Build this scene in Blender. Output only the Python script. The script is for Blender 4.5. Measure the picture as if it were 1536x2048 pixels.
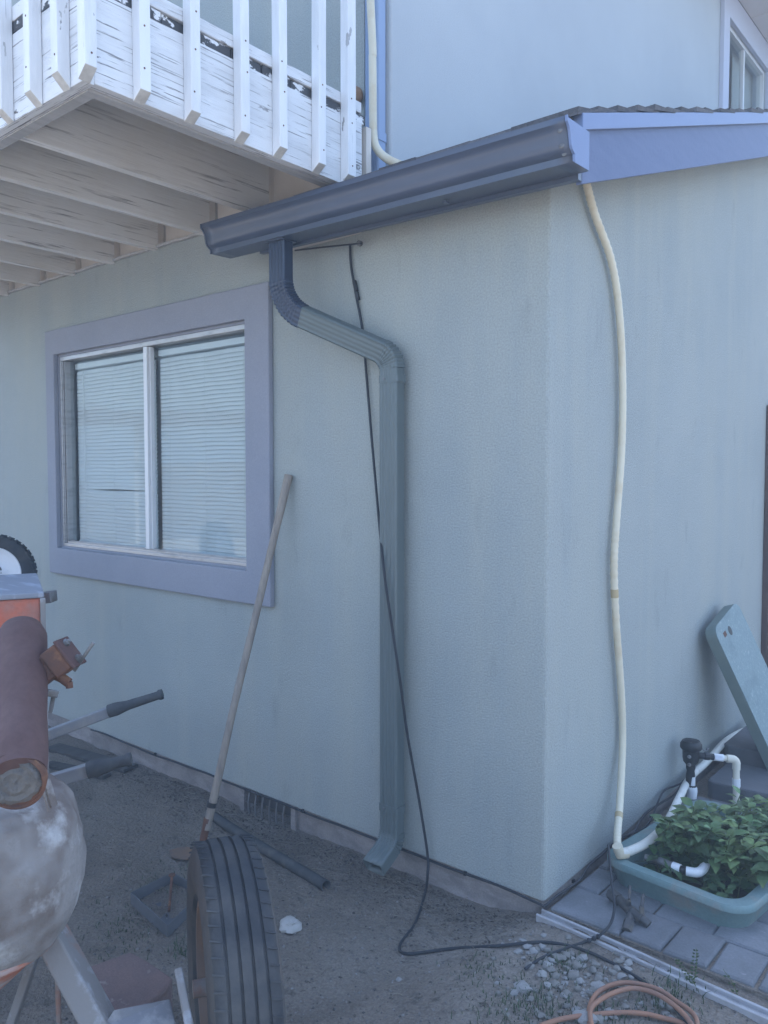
import bpy, bmesh, math, random
import numpy as np
from mathutils import Vector, Matrix, noise as mn
R=random.Random(7)
S=bpy.context.scene
for o in list(bpy.data.objects): bpy.data.objects.remove(o)

# ------------------------------------------------------------------ camera
F,CX,CY=1610.,768.,1024.
yaw=math.radians(130); pitch=-math.atan(79/1610.)
hv=Vector((math.cos(yaw),math.sin(yaw),0)); rv=Vector((math.sin(yaw),-math.cos(yaw),0))
av=hv*math.cos(pitch)+Vector((0,0,math.sin(pitch))); uv=rv.cross(av)
CAM=Vector((1.334,-2.456,1.55))
cd=bpy.data.cameras.new("camera"); co=bpy.data.objects.new("camera",cd); S.collection.objects.link(co)
cd.sensor_fit='VERTICAL'; cd.sensor_height=36; cd.lens=F*36/2048.
cd.clip_start=.02; cd.clip_end=2000
m=Matrix((rv,uv,-av)).transposed().to_4x4(); m.translation=CAM; co.matrix_world=m
S.camera=co
# survey helpers: where a sight line meets a real plane of the building
def ray(px,py): return av+rv*((px-CX)/F)+uv*((CY-py)/F)
def PL(px,py,ax,v):
    d=ray(px,py); return CAM+d*((v-CAM[ax])/d[ax])
def PX(px,py,v): return PL(px,py,0,v)
def PY(px,py,v): return PL(px,py,1,v)
def PZ(px,py,v): return PL(px,py,2,v)
def D(px,py,dep): return CAM+ray(px,py)*dep

# ------------------------------------------------------------------ light
SUN_EL=math.radians(58); sd=Vector((-.5,.85,0)).normalized()*math.cos(SUN_EL)+Vector((0,0,math.sin(SUN_EL)))
W=bpy.data.worlds.new("World"); S.world=W; W.use_nodes=True
nt=W.node_tree; bg=nt.nodes['Background']; sky=nt.nodes.new('ShaderNodeTexSky'); sky.sky_type='NISHITA'
sky.sun_disc=False; sky.sun_elevation=SUN_EL; sky.sun_rotation=math.atan2(sd.x,sd.y)
sky.air_density=1.0; sky.dust_density=1.0; sky.ozone_density=2.0
nt.links.new(sky.outputs[0],bg.inputs[0]); bg.inputs[1].default_value=.15
sl=bpy.data.lights.new("sun",'SUN'); sl.energy=3.6; sl.angle=math.radians(.5); sl.color=(1,.95,.87)
so=bpy.data.objects.new("sun",sl); S.collection.objects.link(so); so.rotation_euler=sd.to_track_quat('Z','Y').to_euler(); so.location=(0,0,20)
S.view_settings.view_transform='Standard'; S.view_settings.look='None'; S.view_settings.gamma=1
S.view_settings.exposure=2.02
VEIL_HAZE=.020  # density of the added haze that imitates lens glare

# ------------------------------------------------------------------ materials
def mat(name,col,rough=.7,metal=0.,col2=None,nscale=6.,lo=.35,hi=.65,stretch=(1,1,1),detail=6,bump=0.,bscale=120.,bdist=.004,bstretch=None,spec=.4,
        col3=None,n3=3.,lo3=.55,hi3=.7,st3=(1,1,1),fine=0.,fscale=300.,island=0.,col4=None,n4=9.,lo4=.7,hi4=.78,st4=(1,1,1)):
    M=bpy.data.materials.new(name); M.use_nodes=True; t=M.node_tree; N=t.nodes; L=t.links; b=N['Principled BSDF']
    b.inputs['Roughness'].default_value=rough; b.inputs['Metallic'].default_value=metal
    b.inputs['Specular IOR Level'].default_value=spec
    tc=N.new('ShaderNodeTexCoord')
    def nz(scale,st,det):
        mp=N.new('ShaderNodeMapping'); mp.inputs['Scale'].default_value=st; L.new(tc.outputs['Object'],mp.inputs[0])
        n=N.new('ShaderNodeTexNoise'); n.inputs['Scale'].default_value=scale; n.inputs['Detail'].default_value=det; n.inputs['Roughness'].default_value=.62
        L.new(mp.outputs[0],n.inputs['Vector']); return n
    def ramp(src,l,h):
        r=N.new('ShaderNodeMapRange'); r.inputs['From Min'].default_value=l; r.inputs['From Max'].default_value=h; L.new(src,r.inputs['Value']); return r.outputs['Result']
    def mix(fac,a,c):
        x=N.new('ShaderNodeMix'); x.data_type='RGBA'; L.new(fac,x.inputs['Factor'])
        if isinstance(a,tuple): x.inputs['A'].default_value=(*a,1)
        else: L.new(a,x.inputs['A'])
        if isinstance(c,tuple): x.inputs['B'].default_value=(*c,1)
        else: L.new(c,x.inputs['B'])
        return x.outputs['Result']
    cur=tuple(col)
    if col2: cur=mix(ramp(nz(nscale,stretch,detail).outputs['Fac'],lo,hi),cur,tuple(col2))
    if col3: cur=mix(ramp(nz(n3,st3,detail).outputs['Fac'],lo3,hi3),cur,tuple(col3))
    if col4: cur=mix(ramp(nz(n4,st4,detail).outputs['Fac'],lo4,hi4),cur,tuple(col4))
    if fine:
        f=ramp(nz(fscale,(1,1,1),3).outputs['Fac'],.3,.7)
        h=N.new('ShaderNodeHueSaturation')
        mm=N.new('ShaderNodeMath'); mm.operation='MULTIPLY_ADD'; L.new(f,mm.inputs[0]); mm.inputs[1].default_value=fine*2; mm.inputs[2].default_value=1-fine
        L.new(mm.outputs[0],h.inputs['Value'])
        if isinstance(cur,tuple): h.inputs['Color'].default_value=(*cur,1)
        else: L.new(cur,h.inputs['Color'])
        cur=h.outputs[0]
    if island:
        g=N.new('ShaderNodeNewGeometry'); h=N.new('ShaderNodeHueSaturation')
        mm=N.new('ShaderNodeMath'); mm.operation='MULTIPLY_ADD'; L.new(g.outputs['Random Per Island'],mm.inputs[0]); mm.inputs[1].default_value=island*2; mm.inputs[2].default_value=1-island
        L.new(mm.outputs[0],h.inputs['Value'])
        if isinstance(cur,tuple): h.inputs['Color'].default_value=(*cur,1)
        else: L.new(cur,h.inputs['Color'])
        cur=h.outputs[0]
    if isinstance(cur,tuple): b.inputs['Base Color'].default_value=(*cur,1)
    else: L.new(cur,b.inputs['Base Color'])
    if bump:
        n=nz(bscale,bstretch or (1,1,1),4); bp=N.new('ShaderNodeBump'); bp.inputs['Strength'].default_value=bump; bp.inputs['Distance'].default_value=bdist
        L.new(n.outputs['Fac'],bp.inputs['Height']); L.new(bp.outputs[0],b.inputs['Normal'])
    return M
def paint(name,axis,white=(.74,.74,.75),wood=(.20,.19,.19),amt=.62,ring=.5,b=.5):
    st=[46,46,46]; st[axis]=1.5
    st3=[9,9,9]; st3[axis]=3
    return mat(name,white,.75,col2=wood,nscale=3.0,lo=amt,hi=amt+.05,stretch=tuple(st),detail=5,bump=b,bscale=3.,bstretch=tuple(st),bdist=.006,
               col3=wood,n3=2.0,lo3=.67,hi3=.685,st3=st3,spec=.25,col4=tuple(c*.80 for c in white),n4=5,lo4=.42,hi4=.75,st4=tuple(2.5 if i!=axis else .5 for i in range(3)))
M={}
M['stucco']=mat('stucco',(.378,.402,.388),.92,col2=(.325,.355,.352),nscale=1.3,lo=.35,hi=.7,bump=.8,bscale=150,bdist=.005,fine=.15,fscale=150,spec=.15,col3=(.395,.41,.378),n3=.9,st3=(5,5,.5),lo3=.45,hi3=.7,col4=(.27,.285,.28),n4=3.2,st4=(2.2,2.2,.8),lo4=.62,hi4=.85)
M['stucco_up']=mat('stucco_upper',(.49,.515,.535),.92,col2=(.45,.475,.50),nscale=1.2,bump=.4,bscale=150,bdist=.004,fine=.06,fscale=200,spec=.15)
M['trim']=mat('window_trim_paint',(.285,.295,.34),.85,col2=(.31,.315,.36),nscale=3,bump=.4,bscale=160,bdist=.003,fine=.08,fscale=220,spec=.2)
M['alu']=mat('aluminium',(.50,.49,.49),.45,.7,col2=(.36,.35,.35),nscale=9,lo=.5,hi=.7,stretch=(1,1,4))
M['white_alu']=mat('white_aluminium',(.72,.72,.73),.5,.2)
M['blind']=mat('blind_slats',(.60,.605,.615),.55,spec=.4)
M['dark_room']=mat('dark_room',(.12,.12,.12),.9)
M['concrete']=mat('footing_concrete',(.30,.265,.25),.95,col2=(.23,.205,.195),nscale=9,lo=.4,hi=.6,bump=.6,bscale=60,bdist=.006,fine=.12,fscale=140,col3=(.36,.32,.31),n3=4,st3=(1,1,3),lo3=.5,hi3=.65,spec=.2)
M['slate']=mat('slate_metal_paint',(.062,.078,.118),.33,.0,col2=(.075,.09,.13),nscale=4,spec=.55)
M['navy']=mat('navy_elbow_paint',(.035,.048,.080),.36,spec=.5)
M['blue_board']=mat('blue_painted_board',(.115,.145,.25),.6,col2=(.10,.13,.23),nscale=7,stretch=(1,1,6),bump=.25,bscale=60,bdist=.003,spec=.4,col3=(.075,.09,.16),n3=40,lo3=.70,hi3=.74)
M['blue_trim']=mat('blue_trim_metal',(.155,.205,.35),.5,spec=.5)
M['sage_metal']=mat('sage_metal_paint',(.112,.138,.138),.42,col2=(.128,.152,.15),nscale=3,spec=.5)
M['pipe_blue']=mat('pipe_blue_paint',(.28,.36,.52),.6,spec=.4)
M['shingle']=mat('asphalt_shingle',(.085,.085,.095),.95,col2=(.13,.125,.13),nscale=60,bump=.6,bscale=180,bdist=.004,fine=.25,fscale=260,island=.25,spec=.15)
M['peelY']=paint('peeling_paint_lengthways',1,amt=.572); M['peelX']=paint('peeling_paint_front',0,amt=.58)
M['baluster']=paint('baluster_paint',2,white=(.78,.78,.79),amt=.70,b=.3)
M['rawend']=mat('raw_cut_wood',(.62,.59,.55),.9,col2=(.48,.45,.42),nscale=30,bump=.4,bscale=80)
M['joist']=mat('painted_joist',(.78,.76,.73),.85,col2=(.30,.28,.27),nscale=2.0,lo=.57,hi=.66,stretch=(30,1.3,30),bump=.5,bscale=2.4,bstretch=(26,1.5,26),bdist=.006,col3=(.70,.66,.60),n3=1.6,lo3=.45,hi3=.7,spec=.25)
M['rim']=mat('grey_bare_wood',(.46,.45,.445),.9,col2=(.36,.35,.345),nscale=2.2,lo=.4,hi=.7,stretch=(20,2,20),bump=.4,bscale=3,bstretch=(20,2,20),bdist=.005)
M['blocking']=mat('cream_blocking',(.66,.60,.54),.8,col2=(.60,.54,.48),nscale=5)
M['darkdeck']=mat('flaking_deck_edge',(.75,.75,.76),.85,col2=(.07,.07,.075),nscale=11,lo=.43,hi=.46,stretch=(1,1,1.6))
M['dirt']=None
M['cable']=mat('black_cable',(.028,.03,.036),.6,spec=.4)
M['black_plastic']=mat('black_plastic',(.022,.023,.026),.5,col2=(.05,.05,.05),nscale=20,lo=.55,hi=.8)
M['black_poly']=mat('dusty_black_poly',(.05,.052,.055),.7,col2=(.10,.095,.09),nscale=14,lo=.5,hi=.7)
M['hose']=mat('yellowed_hose',(.68,.62,.48),.55,col2=(.55,.42,.25),nscale=4,lo=.5,hi=.72,stretch=(1,1,1),spec=.4)
M['tape']=mat('brown_tape',(.48,.38,.22),.7)
M['hose_white']=mat('white_hose',(.66,.65,.60),.6,col2=(.48,.45,.40),nscale=16,lo=.55,hi=.75)
M['pvc']=mat('ivory_pvc',(.70,.66,.56),.5,col2=(.62,.56,.46),nscale=8)
M['pvc_white']=mat('white_pvc',(.72,.73,.75),.5,col2=(.5,.5,.5),nscale=30,lo=.58,hi=.66)
M['label']=mat('pale_sticker',(.70,.72,.80),.6)
M['pole']=mat('weathered_handle',(.34,.29,.24),.85,col2=(.22,.19,.165),nscale=2.5,stretch=(16,16,2),lo=.4,hi=.65,bump=.4,bscale=3,bstretch=(20,20,2),bdist=.003)
M['rust']=mat('rusty_steel',(.19,.085,.05),.85,.2,col2=(.10,.06,.05),nscale=14,bump=.5,bscale=60,bdist=.004,col3=(.26,.13,.07),n3=22)
M['brown_tube']=mat('brown_painted_tube',(.095,.053,.048),.75,col2=(.135,.085,.080),nscale=5,lo=.4,hi=.7,stretch=(1,1,.4),fine=.1,fscale=60,spec=.25,col3=(.26,.24,.26),n3=15,lo3=.70,hi3=.76)
M['orange']=mat('faded_orange_paint',(.44,.11,.06),.75,col2=(.30,.17,.14),nscale=7,lo=.42,hi=.62,bump=.2,bscale=50,col3=(.18,.11,.10),n3=16,lo3=.66,hi3=.72,fine=.08,fscale=90)
M['lid']=mat('scuffed_grey_lid',(.20,.215,.25),.6,col2=(.36,.39,.47),nscale=5,lo=.52,hi=.72,stretch=(1.5,7,1),bump=.3,bscale=40)
M['drum']=mat('cement_caked_drum',(.25,.228,.215),.9,col2=(.155,.125,.11),nscale=5,lo=.46,hi=.58,bump=.6,bscale=25,bdist=.008,col3=(.40,.385,.375),n3=7,lo3=.54,hi3=.66,fine=.1,fscale=80)
M['drum_bottom']=mat('cement_orange_band',(.42,.15,.085),.85,col2=(.40,.35,.33),nscale=6,lo=.42,hi=.58,stretch=(1,1,2.5),bump=.4,bscale=40)
M['frame']=mat('cement_splashed_frame',(.23,.215,.205),.85,col2=(.29,.16,.12),nscale=7,lo=.56,hi=.70,bump=.4,bscale=50,col3=(.33,.33,.345),n3=12,lo3=.55,hi3=.65)
M['capdirt']=mat('caked_cap',(.10,.098,.10),.95,col2=(.16,.145,.13),nscale=18,bump=.9,bscale=60,bdist=.008,col3=(.45,.44,.42),n3=55,lo3=.70,hi3=.72)
M['rubber']=mat('tyre_rubber',(.038,.040,.045),.85,col2=(.065,.063,.064),nscale=9,lo=.45,hi=.7,bump=.3,bscale=120,spec=.3,col3=(.10,.095,.09),n3=5,lo3=.50,hi3=.72)
M['dusty_rubber']=mat('dusty_sidewall',(.095,.085,.077),.9,col2=(.058,.055,.054),nscale=6,lo=.45,hi=.65,bump=.3,bscale=80,col3=(.13,.095,.075),n3=4,lo3=.52,hi3=.72)
M['rimrust']=mat('rusty_rim',(.16,.12,.10),.85,.2,col2=(.25,.15,.09),nscale=8,lo=.45,hi=.65,bump=.4,bscale=50)
M['white_rim']=mat('chipped_white_rim',(.68,.69,.72),.6,col2=(.06,.05,.05),nscale=16,lo=.60,hi=.63)
M['steel_grey']=mat('grey_steel_tube',(.28,.29,.31),.5,.5,col2=(.36,.35,.34),nscale=9,lo=.5,hi=.65)
M['grip']=mat('grey_rubber_grip',(.05,.055,.06),.8,col2=(.09,.09,.09),nscale=20)
M['wood_grey']=mat('old_splashed_timber',(.20,.20,.215),.85,col2=(.33,.325,.33),nscale=12,lo=.5,hi=.62,col3=(.2,.19,.19),n3=8)
M['redstone']=mat('red_concrete_paver',(.215,.145,.13),.95,col2=(.165,.115,.11),nscale=7,bump=.6,bscale=90,bdist=.004,fine=.12,fscale=160,col3=(.28,.23,.21),n3=14,lo3=.62,hi3=.7)
M['paver']=mat('grey_paver',(.175,.18,.195),.9,col2=(.135,.14,.15),nscale=8,lo=.4,hi=.65,bump=.5,bscale=70,bdist=.005,fine=.1,fscale=150,island=.16,col3=(.25,.25,.26),n3=25,lo3=.64,hi3=.72)
M['slab']=mat('dark_flagstone',(.10,.105,.115),.9,col2=(.13,.13,.14),nscale=7,bump=.5,bscale=50,bdist=.005)
M['tub']=mat('teal_tub',(.15,.235,.235),.55,col2=(.18,.25,.25),nscale=5,lo=.4,hi=.7,bump=.15,bscale=60,col3=(.24,.235,.21),n3=9,lo3=.52,hi3=.72,fine=.08,fscale=90)
M['soil']=mat('tub_soil',(.035,.036,.03),.95,bump=.8,bscale=40,bdist=.01)
M['leaf']=mat('green_leaves',(.085,.150,.062),.6,col2=(.135,.19,.07),nscale=9,island=.5,spec=.35,lo=.45,hi=.6)
M['leaf_shade']=mat('shade_toned_leaves',(.04,.085,.03),.6,island=.3)  # darker copy of the leaf green: shade put into the low leaves' colour
M['stem']=mat('green_stems',(.09,.12,.045),.7)
M['board']=mat('speckled_green_board',(.20,.265,.275),.6,col2=(.30,.36,.375),nscale=80,lo=.55,hi=.7,stretch=(1,1,.6),bump=.3,bscale=60,col3=(.15,.21,.22),n3=4,fine=.1,fscale=120)
M['board_side']=mat('green_board_side',(.15,.19,.18),.6,col2=(.18,.22,.205),nscale=4)
M['brown_door']=mat('brown_door_wood',(.13,.085,.07),.7,col2=(.085,.055,.05),nscale=3,stretch=(14,14,1))
M['edging']=mat('pale_metal_edging',(.43,.42,.43),.6,.2,col2=(.33,.31,.31),nscale=12,lo=.5,hi=.7)
M['orange_hose']=mat('orange_hose',(.33,.165,.10),.7,col2=(.25,.14,.10),nscale=12)
M['stone']=mat('pale_pebble',(.34,.33,.32),.9,col2=(.23,.22,.21),nscale=14,bump=.3,bscale=40)
M['stone2']=mat('grey_pebble',(.25,.235,.215),.9,col2=(.17,.16,.145),nscale=14,bump=.3,bscale=40)
M['whitestone']=mat('white_rock',(.50,.48,.46),.9,col2=(.38,.36,.34),nscale=20,bump=.5,bscale=40)
M['gravel']=mat('tiny_gravel',(.17,.155,.145),.95,island=.6)
M['straw']=mat('dry_straw',(.20,.17,.135),.9,island=.4)
M['litter']=mat('brown_leaf_litter',(.105,.085,.07),.9,island=.6)
M['bounce_slab']=mat('pale_bounce_slab',(.46,.43,.38),.9,col2=(.40,.37,.33),nscale=2)  # pale colour of the added bounce slab
M['oldboard']=mat('dark_weathered_board',(.085,.08,.075),.9,col2=(.055,.05,.048),nscale=4,stretch=(8,2,8),bump=.4,bscale=40)
M['oldmetal']=mat('tarnished_metal',(.085,.085,.088),.6,.4,col2=(.14,.12,.10),nscale=30,lo=.5,hi=.65,bump=.3,bscale=80)
M['weed']=mat('weed_green',(.05,.075,.035),.8,island=.4)
M['galv']=mat('dull_galvanised',(.20,.20,.205),.55,.5,col2=(.12,.11,.10),nscale=18,lo=.5,hi=.65)
M['wire']=mat('vent_wire',(.20,.19,.19),.7,.3)
M['knob']=mat('worn_wooden_ball',(.36,.22,.13),.7,col2=(.28,.17,.11),nscale=20)
M['soffit']=mat('white_soffit',(.74,.72,.72),.7,col2=(.68,.66,.66),nscale=3)
M['upper_trim']=mat('pale_lavender_trim',(.52,.54,.64),.7)
M['fence']=mat('grey_fence_boards',(.34,.30,.26),.85,col2=(.26,.23,.20),nscale=3,stretch=(6,6,.6),island=.15)
M['white_wood']=mat('white_painted_wood',(.75,.74,.72),.7)
M['paper']=mat('white_scrap',(.75,.75,.76),.8)
M['interior']=mat('pale_interior_wall',(.5,.5,.5),.9)
def glass(name,refl=1.0,tint=(.93,.96,.96)):
    G=bpy.data.materials.new(name); G.use_nodes=True; t=G.node_tree; N=t.nodes; L=t.links
    for n in list(N):
        if n.type!='OUTPUT_MATERIAL': N.remove(n)
    out=[n for n in N if n.type=='OUTPUT_MATERIAL'][0]
    tr=N.new('ShaderNodeBsdfTransparent'); tr.inputs[0].default_value=(*tint,1); gl=N.new('ShaderNodeBsdfGlossy'); gl.inputs['Roughness'].default_value=.015
    fr=N.new('ShaderNodeLayerWeight'); fr.inputs['Blend'].default_value=.5; mx=N.new('ShaderNodeMixShader'); pw=N.new('ShaderNodeMath'); pw.operation='POWER'; pw.inputs[1].default_value=5; L.new(fr.outputs['Facing'],pw.inputs[0]); ma=N.new('ShaderNodeMath'); ma.operation='MULTIPLY_ADD'; ma.inputs[1].default_value=.96; ma.inputs[2].default_value=.042; L.new(pw.outputs[0],ma.inputs[0])
    mm=N.new('ShaderNodeMath'); mm.operation='MULTIPLY'; mm.inputs[1].default_value=1.0*refl; mm.use_clamp=True
    L.new(ma.outputs[0],mm.inputs[0]); L.new(mm.outputs[0],mx.inputs[0]); L.new(tr.outputs[0],mx.inputs[1]); L.new(gl.outputs[0],mx.inputs[2]); L.new(mx.outputs[0],out.inputs['Surface'])
    return G
M['glass']=glass('window_glass',.8); 
def dirtmat():
    X=mat('bare_dirt',(.225,.190,.158),.97,col2=(.145,.122,.103),nscale=3.2,lo=.38,hi=.62,bump=1.0,bscale=55,bdist=.02,fine=.2,fscale=120,
          col3=(.275,.24,.205),n3=1.6,lo3=.45,hi3=.66,spec=.15,col4=(.10,.088,.078),n4=14,lo4=.6,hi4=.72)
    return X
M['dirt']=dirtmat()

# ------------------------------------------------------------------ mesh building
def wl(o):
    v=Vector((0,0,0))
    while o: v=v+o.location; o=o.parent
    return v
class MB:
    def __init__(s): s.v=[]; s.f=[]
    def add(s,vs,fs):
        b=len(s.v); s.v+= [Vector(p) for p in vs]; s.f+=[tuple(i+b for i in f) for f in fs]; return s
    def hexa(s,p): return s.add(p,[(0,3,2,1),(4,5,6,7),(0,1,5,4),(1,2,6,5),(2,3,7,6),(3,0,4,7)])
    def box(s,x0,x1,y0,y1,z0,z1):
        return s.hexa([(x0,y0,z0),(x1,y0,z0),(x1,y1,z0),(x0,y1,z0),(x0,y0,z1),(x1,y0,z1),(x1,y1,z1),(x0,y1,z1)])
    def bar(s,a,b,w,h,up=(0,0,1)):
        a=Vector(a);b=Vector(b);t=(b-a).normalized();x=t.cross(Vector(up))
        if x.length<1e-4: x=t.cross(Vector((1,0,0)))
        x.normalize();y=x.cross(t).normalized();x*=w/2;y*=h/2
        return s.hexa([a-x-y,a+x-y,a+x+y,a-x+y,b-x-y,b+x-y,b+x+y,b-x+y])
    def poly(s,pts,ext):
        n=len(pts);e=Vector(ext);pts=[Vector(p) for p in pts]
        return s.add(pts+[p+e for p in pts],[tuple(range(n))[::-1],tuple(range(n,2*n))]+[(i,(i+1)%n,n+(i+1)%n,n+i) for i in range(n)])
    def sweep(s,path,prof,u0=None,caps=True,scale=None,closed=True):
        path=[Vector(p) for p in path];n=len(path)
        T=[]
        for i in range(n):
            t=path[min(i+1,n-1)]-path[max(i-1,0)]; T.append(t.normalized() if t.length>1e-9 else Vector((0,0,1)))
        u=Vector(u0) if u0 else (T[0].cross(Vector((0,0,1))) if abs(T[0].z)<.9 else Vector((1,0,0)))
        vs=[]; s.frames=[]
        for i in range(n):
            u=(u-T[i]*u.dot(T[i])).normalized(); w=T[i].cross(u)
            s.frames.append((T[i],u.copy(),w.copy()))
            pr=prof(i) if callable(prof) else prof
            for (a,b) in pr: vs.append(path[i]+u*a+w*b)
        pr=prof(0) if callable(prof) else prof; k=len(pr)
        fs=[]
        for i in range(n-1):
            for j in range(k if closed else k-1):
                fs.append((i*k+j,i*k+(j+1)%k,(i+1)*k+(j+1)%k,(i+1)*k+j))
        if caps and closed: fs+=[tuple(range(k))[::-1],tuple(range((n-1)*k,n*k))]
        return s.add(vs,fs)
    def tube(s,path,r,n=10,caps=True):
        rr=r if callable(r) else (lambda i:r)
        return s.sweep(path,lambda i:[(rr(i)*math.cos(2*math.pi*j/n),rr(i)*math.sin(2*math.pi*j/n)) for j in range(n)],caps=caps)
    def lathe(s,c,axis,prof,n=32,closed=False):
        c=Vector(c);ax=Vector(axis).normalized();x=ax.orthogonal().normalized();y=ax.cross(x);k=len(prof);vs=[];fs=[]
        for (r,h) in prof:
            for j in range(n):
                t=2*math.pi*j/n; vs.append(c+ax*h+(x*math.cos(t)+y*math.sin(t))*r)
        for i in range(k if closed else k-1):
            for j in range(n):
                a=i*n+j;b=i*n+(j+1)%n;i2=(i+1)%k;fs.append((a,b,i2*n+(j+1)%n,i2*n+j))
        if not closed:
            if prof[0][0]>1e-6: fs.append(tuple(range(n))[::-1])
            if prof[-1][0]>1e-6: fs.append(tuple(range((k-1)*n,k*n)))
        return s.add(vs,fs)
    def build(s,name,m,parent=None,smooth=False,bevel=0.,loc=None,solid=0.,sub=0):
        me=bpy.data.meshes.new(name); off=wl(parent) if parent else Vector(loc or (0,0,0))
        me.from_pydata([tuple(p-off) for p in s.v],[],s.f); me.validate()
        bm=bmesh.new(); bm.from_mesh(me); bmesh.ops.recalc_face_normals(bm,faces=bm.faces[:]); bm.to_mesh(me); bm.free()
        for mm in (m if isinstance(m,(list,tuple)) else [m]): me.materials.append(mm)
        if smooth:
            me.polygons.foreach_set('use_smooth',[True]*len(me.polygons))
            try: me.set_sharp_from_angle(angle=math.radians(42))
            except Exception: pass
        o=bpy.data.objects.new(name,me); S.collection.objects.link(o)
        if parent: o.parent=parent
        else: o.location=off
        if solid:
            q=o.modifiers.new('solid','SOLIDIFY'); q.thickness=solid; q.offset=0
        if bevel:
            q=o.modifiers.new('bevel','BEVEL'); q.width=bevel; q.segments=2; q.limit_method='ANGLE'; q.angle_limit=math.radians(40)
        if sub:
            q=o.modifiers.new('sub','SUBSURF'); q.levels=sub; q.render_levels=sub
        return o
def tag(o,label=None,cat=None,group=None,kind=None):
    if label: o['label']=label
    if cat: o['category']=cat
    if group: o['group']=group
    if kind: o['kind']=kind
    return o
def thing(name,label,cat,loc=(0,0,0),group=None):
    o=bpy.data.objects.new(name,None); S.collection.objects.link(o); o.location=loc; o.empty_display_size=.1
    return tag(o,label,cat,group)
def cr(P,n=8):
    P=[Vector(p) for p in P]; out=[]
    for i in range(len(P)-1):
        a=P[max(i-1,0)];b=P[i];c=P[i+1];d=P[min(i+2,len(P)-1)]
        for k in range(n):
            t=k/n; out.append(.5*((2*b)+(c-a)*t+(2*a-5*b+4*c-d)*t*t+(3*b-a-3*c+d)*t**3))
    out.append(P[-1]); return out
def fbm(x,y,s,o=4):
    return sum(mn.noise(Vector((x*s*2**k,y*s*2**k,3.1*k)))/2**k for k in range(o))
def sst(a,b,x):
    t=min(1,max(0,(x-a)/(b-a))); return t*t*(3-2*t)
def gz(x,y):
    g=-.056*(1-sst(-.30,.06,x))
    g+=.004*sst(-.05,.10,x)*sst(-.20,-.05,y)
    g+=-.012*math.exp(-(((x+1.42)/.22)**2+((y+.06)/.14)**2))
    if -4<x<1.6 and -3<y<.3:
        k=1-.7*sst(-.12,-.02,y)*sst(-.1,.05,x)
        g+=k*(.016*fbm(x,y,1.7)+.007*fbm(x+9,y,7,3)+.0034*fbm(x,y+5,30,3)+.004*max(0,fbm(x+3,y,16,2)))
    return g
def PG(px,py):
    z=-.03
    for _ in range(5):
        p=PZ(px,py,z); z=gz(p.x,min(p.y,.05))
    p.z=z; return p

# ------------------------------------------------------------------ the ground
def lin(a,b,st): 
    n=max(1,round((b-a)/st)); return [a+(b-a)*i/n for i in range(n)]
xs=[-600,-200,-60,-20]+lin(-9,-3.4,.5)+lin(-3.4,1.5,.0165)+lin(1.5,9,.6)+[9,20,60,200,600]
ys=[-600,-200,-60,-20]+lin(-12,-2.4,.6)+lin(-2.4,.09,.0165)+[.09,.5,1,2,4,8,20,60,200,600]
vv=[];ff=[]
for y in ys:
    for x in xs: vv.append((x,y,gz(x,y) if -3.41<x<1.51 and -2.41<y<.1 else -.012))
nx=len(xs)
for j in range(len(ys)-1):
    for i in range(nx-1): ff.append((j*nx+i,j*nx+i+1,(j+1)*nx+i+1,(j+1)*nx+i))
g=MB(); g.v=[Vector(p) for p in vv]; g.f=ff
tag(g.build('ground',M['dirt'],smooth=True),kind='structure')

# ------------------------------------------------------------------ the house
H=thing('house','sage green stucco house with a sliding window, low shingled roof and lavender trim','house',(-4,3,0))
def part(mb,name,m,parent=None,**k): return mb.build(name,m,parent or H,**k)
# window opening in the lower wall
T0=PY(82,665,-.03);T1=PY(531,563,-.03);T2=PY(106,1146,-.03);T3=PY(545,1216,-.03)
tx0=(T0.x+T2.x)/2;tx1=(T1.x+T3.x)/2;tz1=(T0.z+T1.z)/2;tz0=(T2.z+T3.z)/2
ix0,ix1,iz0,iz1=-3.262,-1.535,1.098,2.247
ZB=.055;ZT=2.70
def framewall(x0,x1,z0,z1,a0,a1,b0,b1,y0,y1):
    q=MB()
    def ring(y): return [(x0,y,z0),(x1,y,z0),(x1,y,z1),(x0,y,z1),(a0,y,b0),(a1,y,b0),(a1,y,b1),(a0,y,b1)]
    v=ring(y0)+ring(y1); f=[]
    for k in range(4):
        l=(k+1)%4
        f.append((k,l,4+l,4+k)); f.append((8+k,8+4+k,8+4+l,8+l)); f.append((k,8+k,8+l,l)); f.append((4+k,4+l,12+l,12+k))
    q.add(v,f); return q
lw=MB()
def rk(y,b): return b+.335*(y+.138)
lw.add([(-9,0,ZB),(0,0,ZB),(0,0,2.64),(-.9,0,2.64),(-.9,0,ZT),(-9,0,ZT),(ix0,0,iz0),(ix1,0,iz0),(ix1,0,iz1),(ix0,0,iz1),(0,8,.15),(0,8,rk(8,2.60)),
        (-9,.16,ZT),(-.9,.16,ZT)],
       [(0,1,7,6),(1,2,3,4,8,7),(4,5,9,8),(5,0,6,9),(1,10,11,2),(5,4,13,12)])
wo=part(lw,'wall',M['stucco'],bevel=.010)
ft=MB(); pts=[]
outer=[(-9,.022),(-.06,.022)]+[(-.06+.042*math.sin(t*math.pi/10),.064-.042*math.cos(t*math.pi/10)) for t in range(1,5)]+[(-.018,.07),(-.018,8)]
vx0,vx1=-1.635,-1.250
def ftseg(line):
    q=[]; n=len(line)
    v=[(x,y,-.2) for x,y in line]+[(x,y,.0545) for x,y in line]
    ft.add(v,[(i,i+1,n+i+1,n+i) for i in range(n-1)])
ftseg([(-9,.022),(vx0,.022),(vx0,.10)]); ftseg([(vx1,.10),(vx1,.022)]+outer[1:])
part(ft,'footing',M['concrete'],smooth=True)
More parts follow.
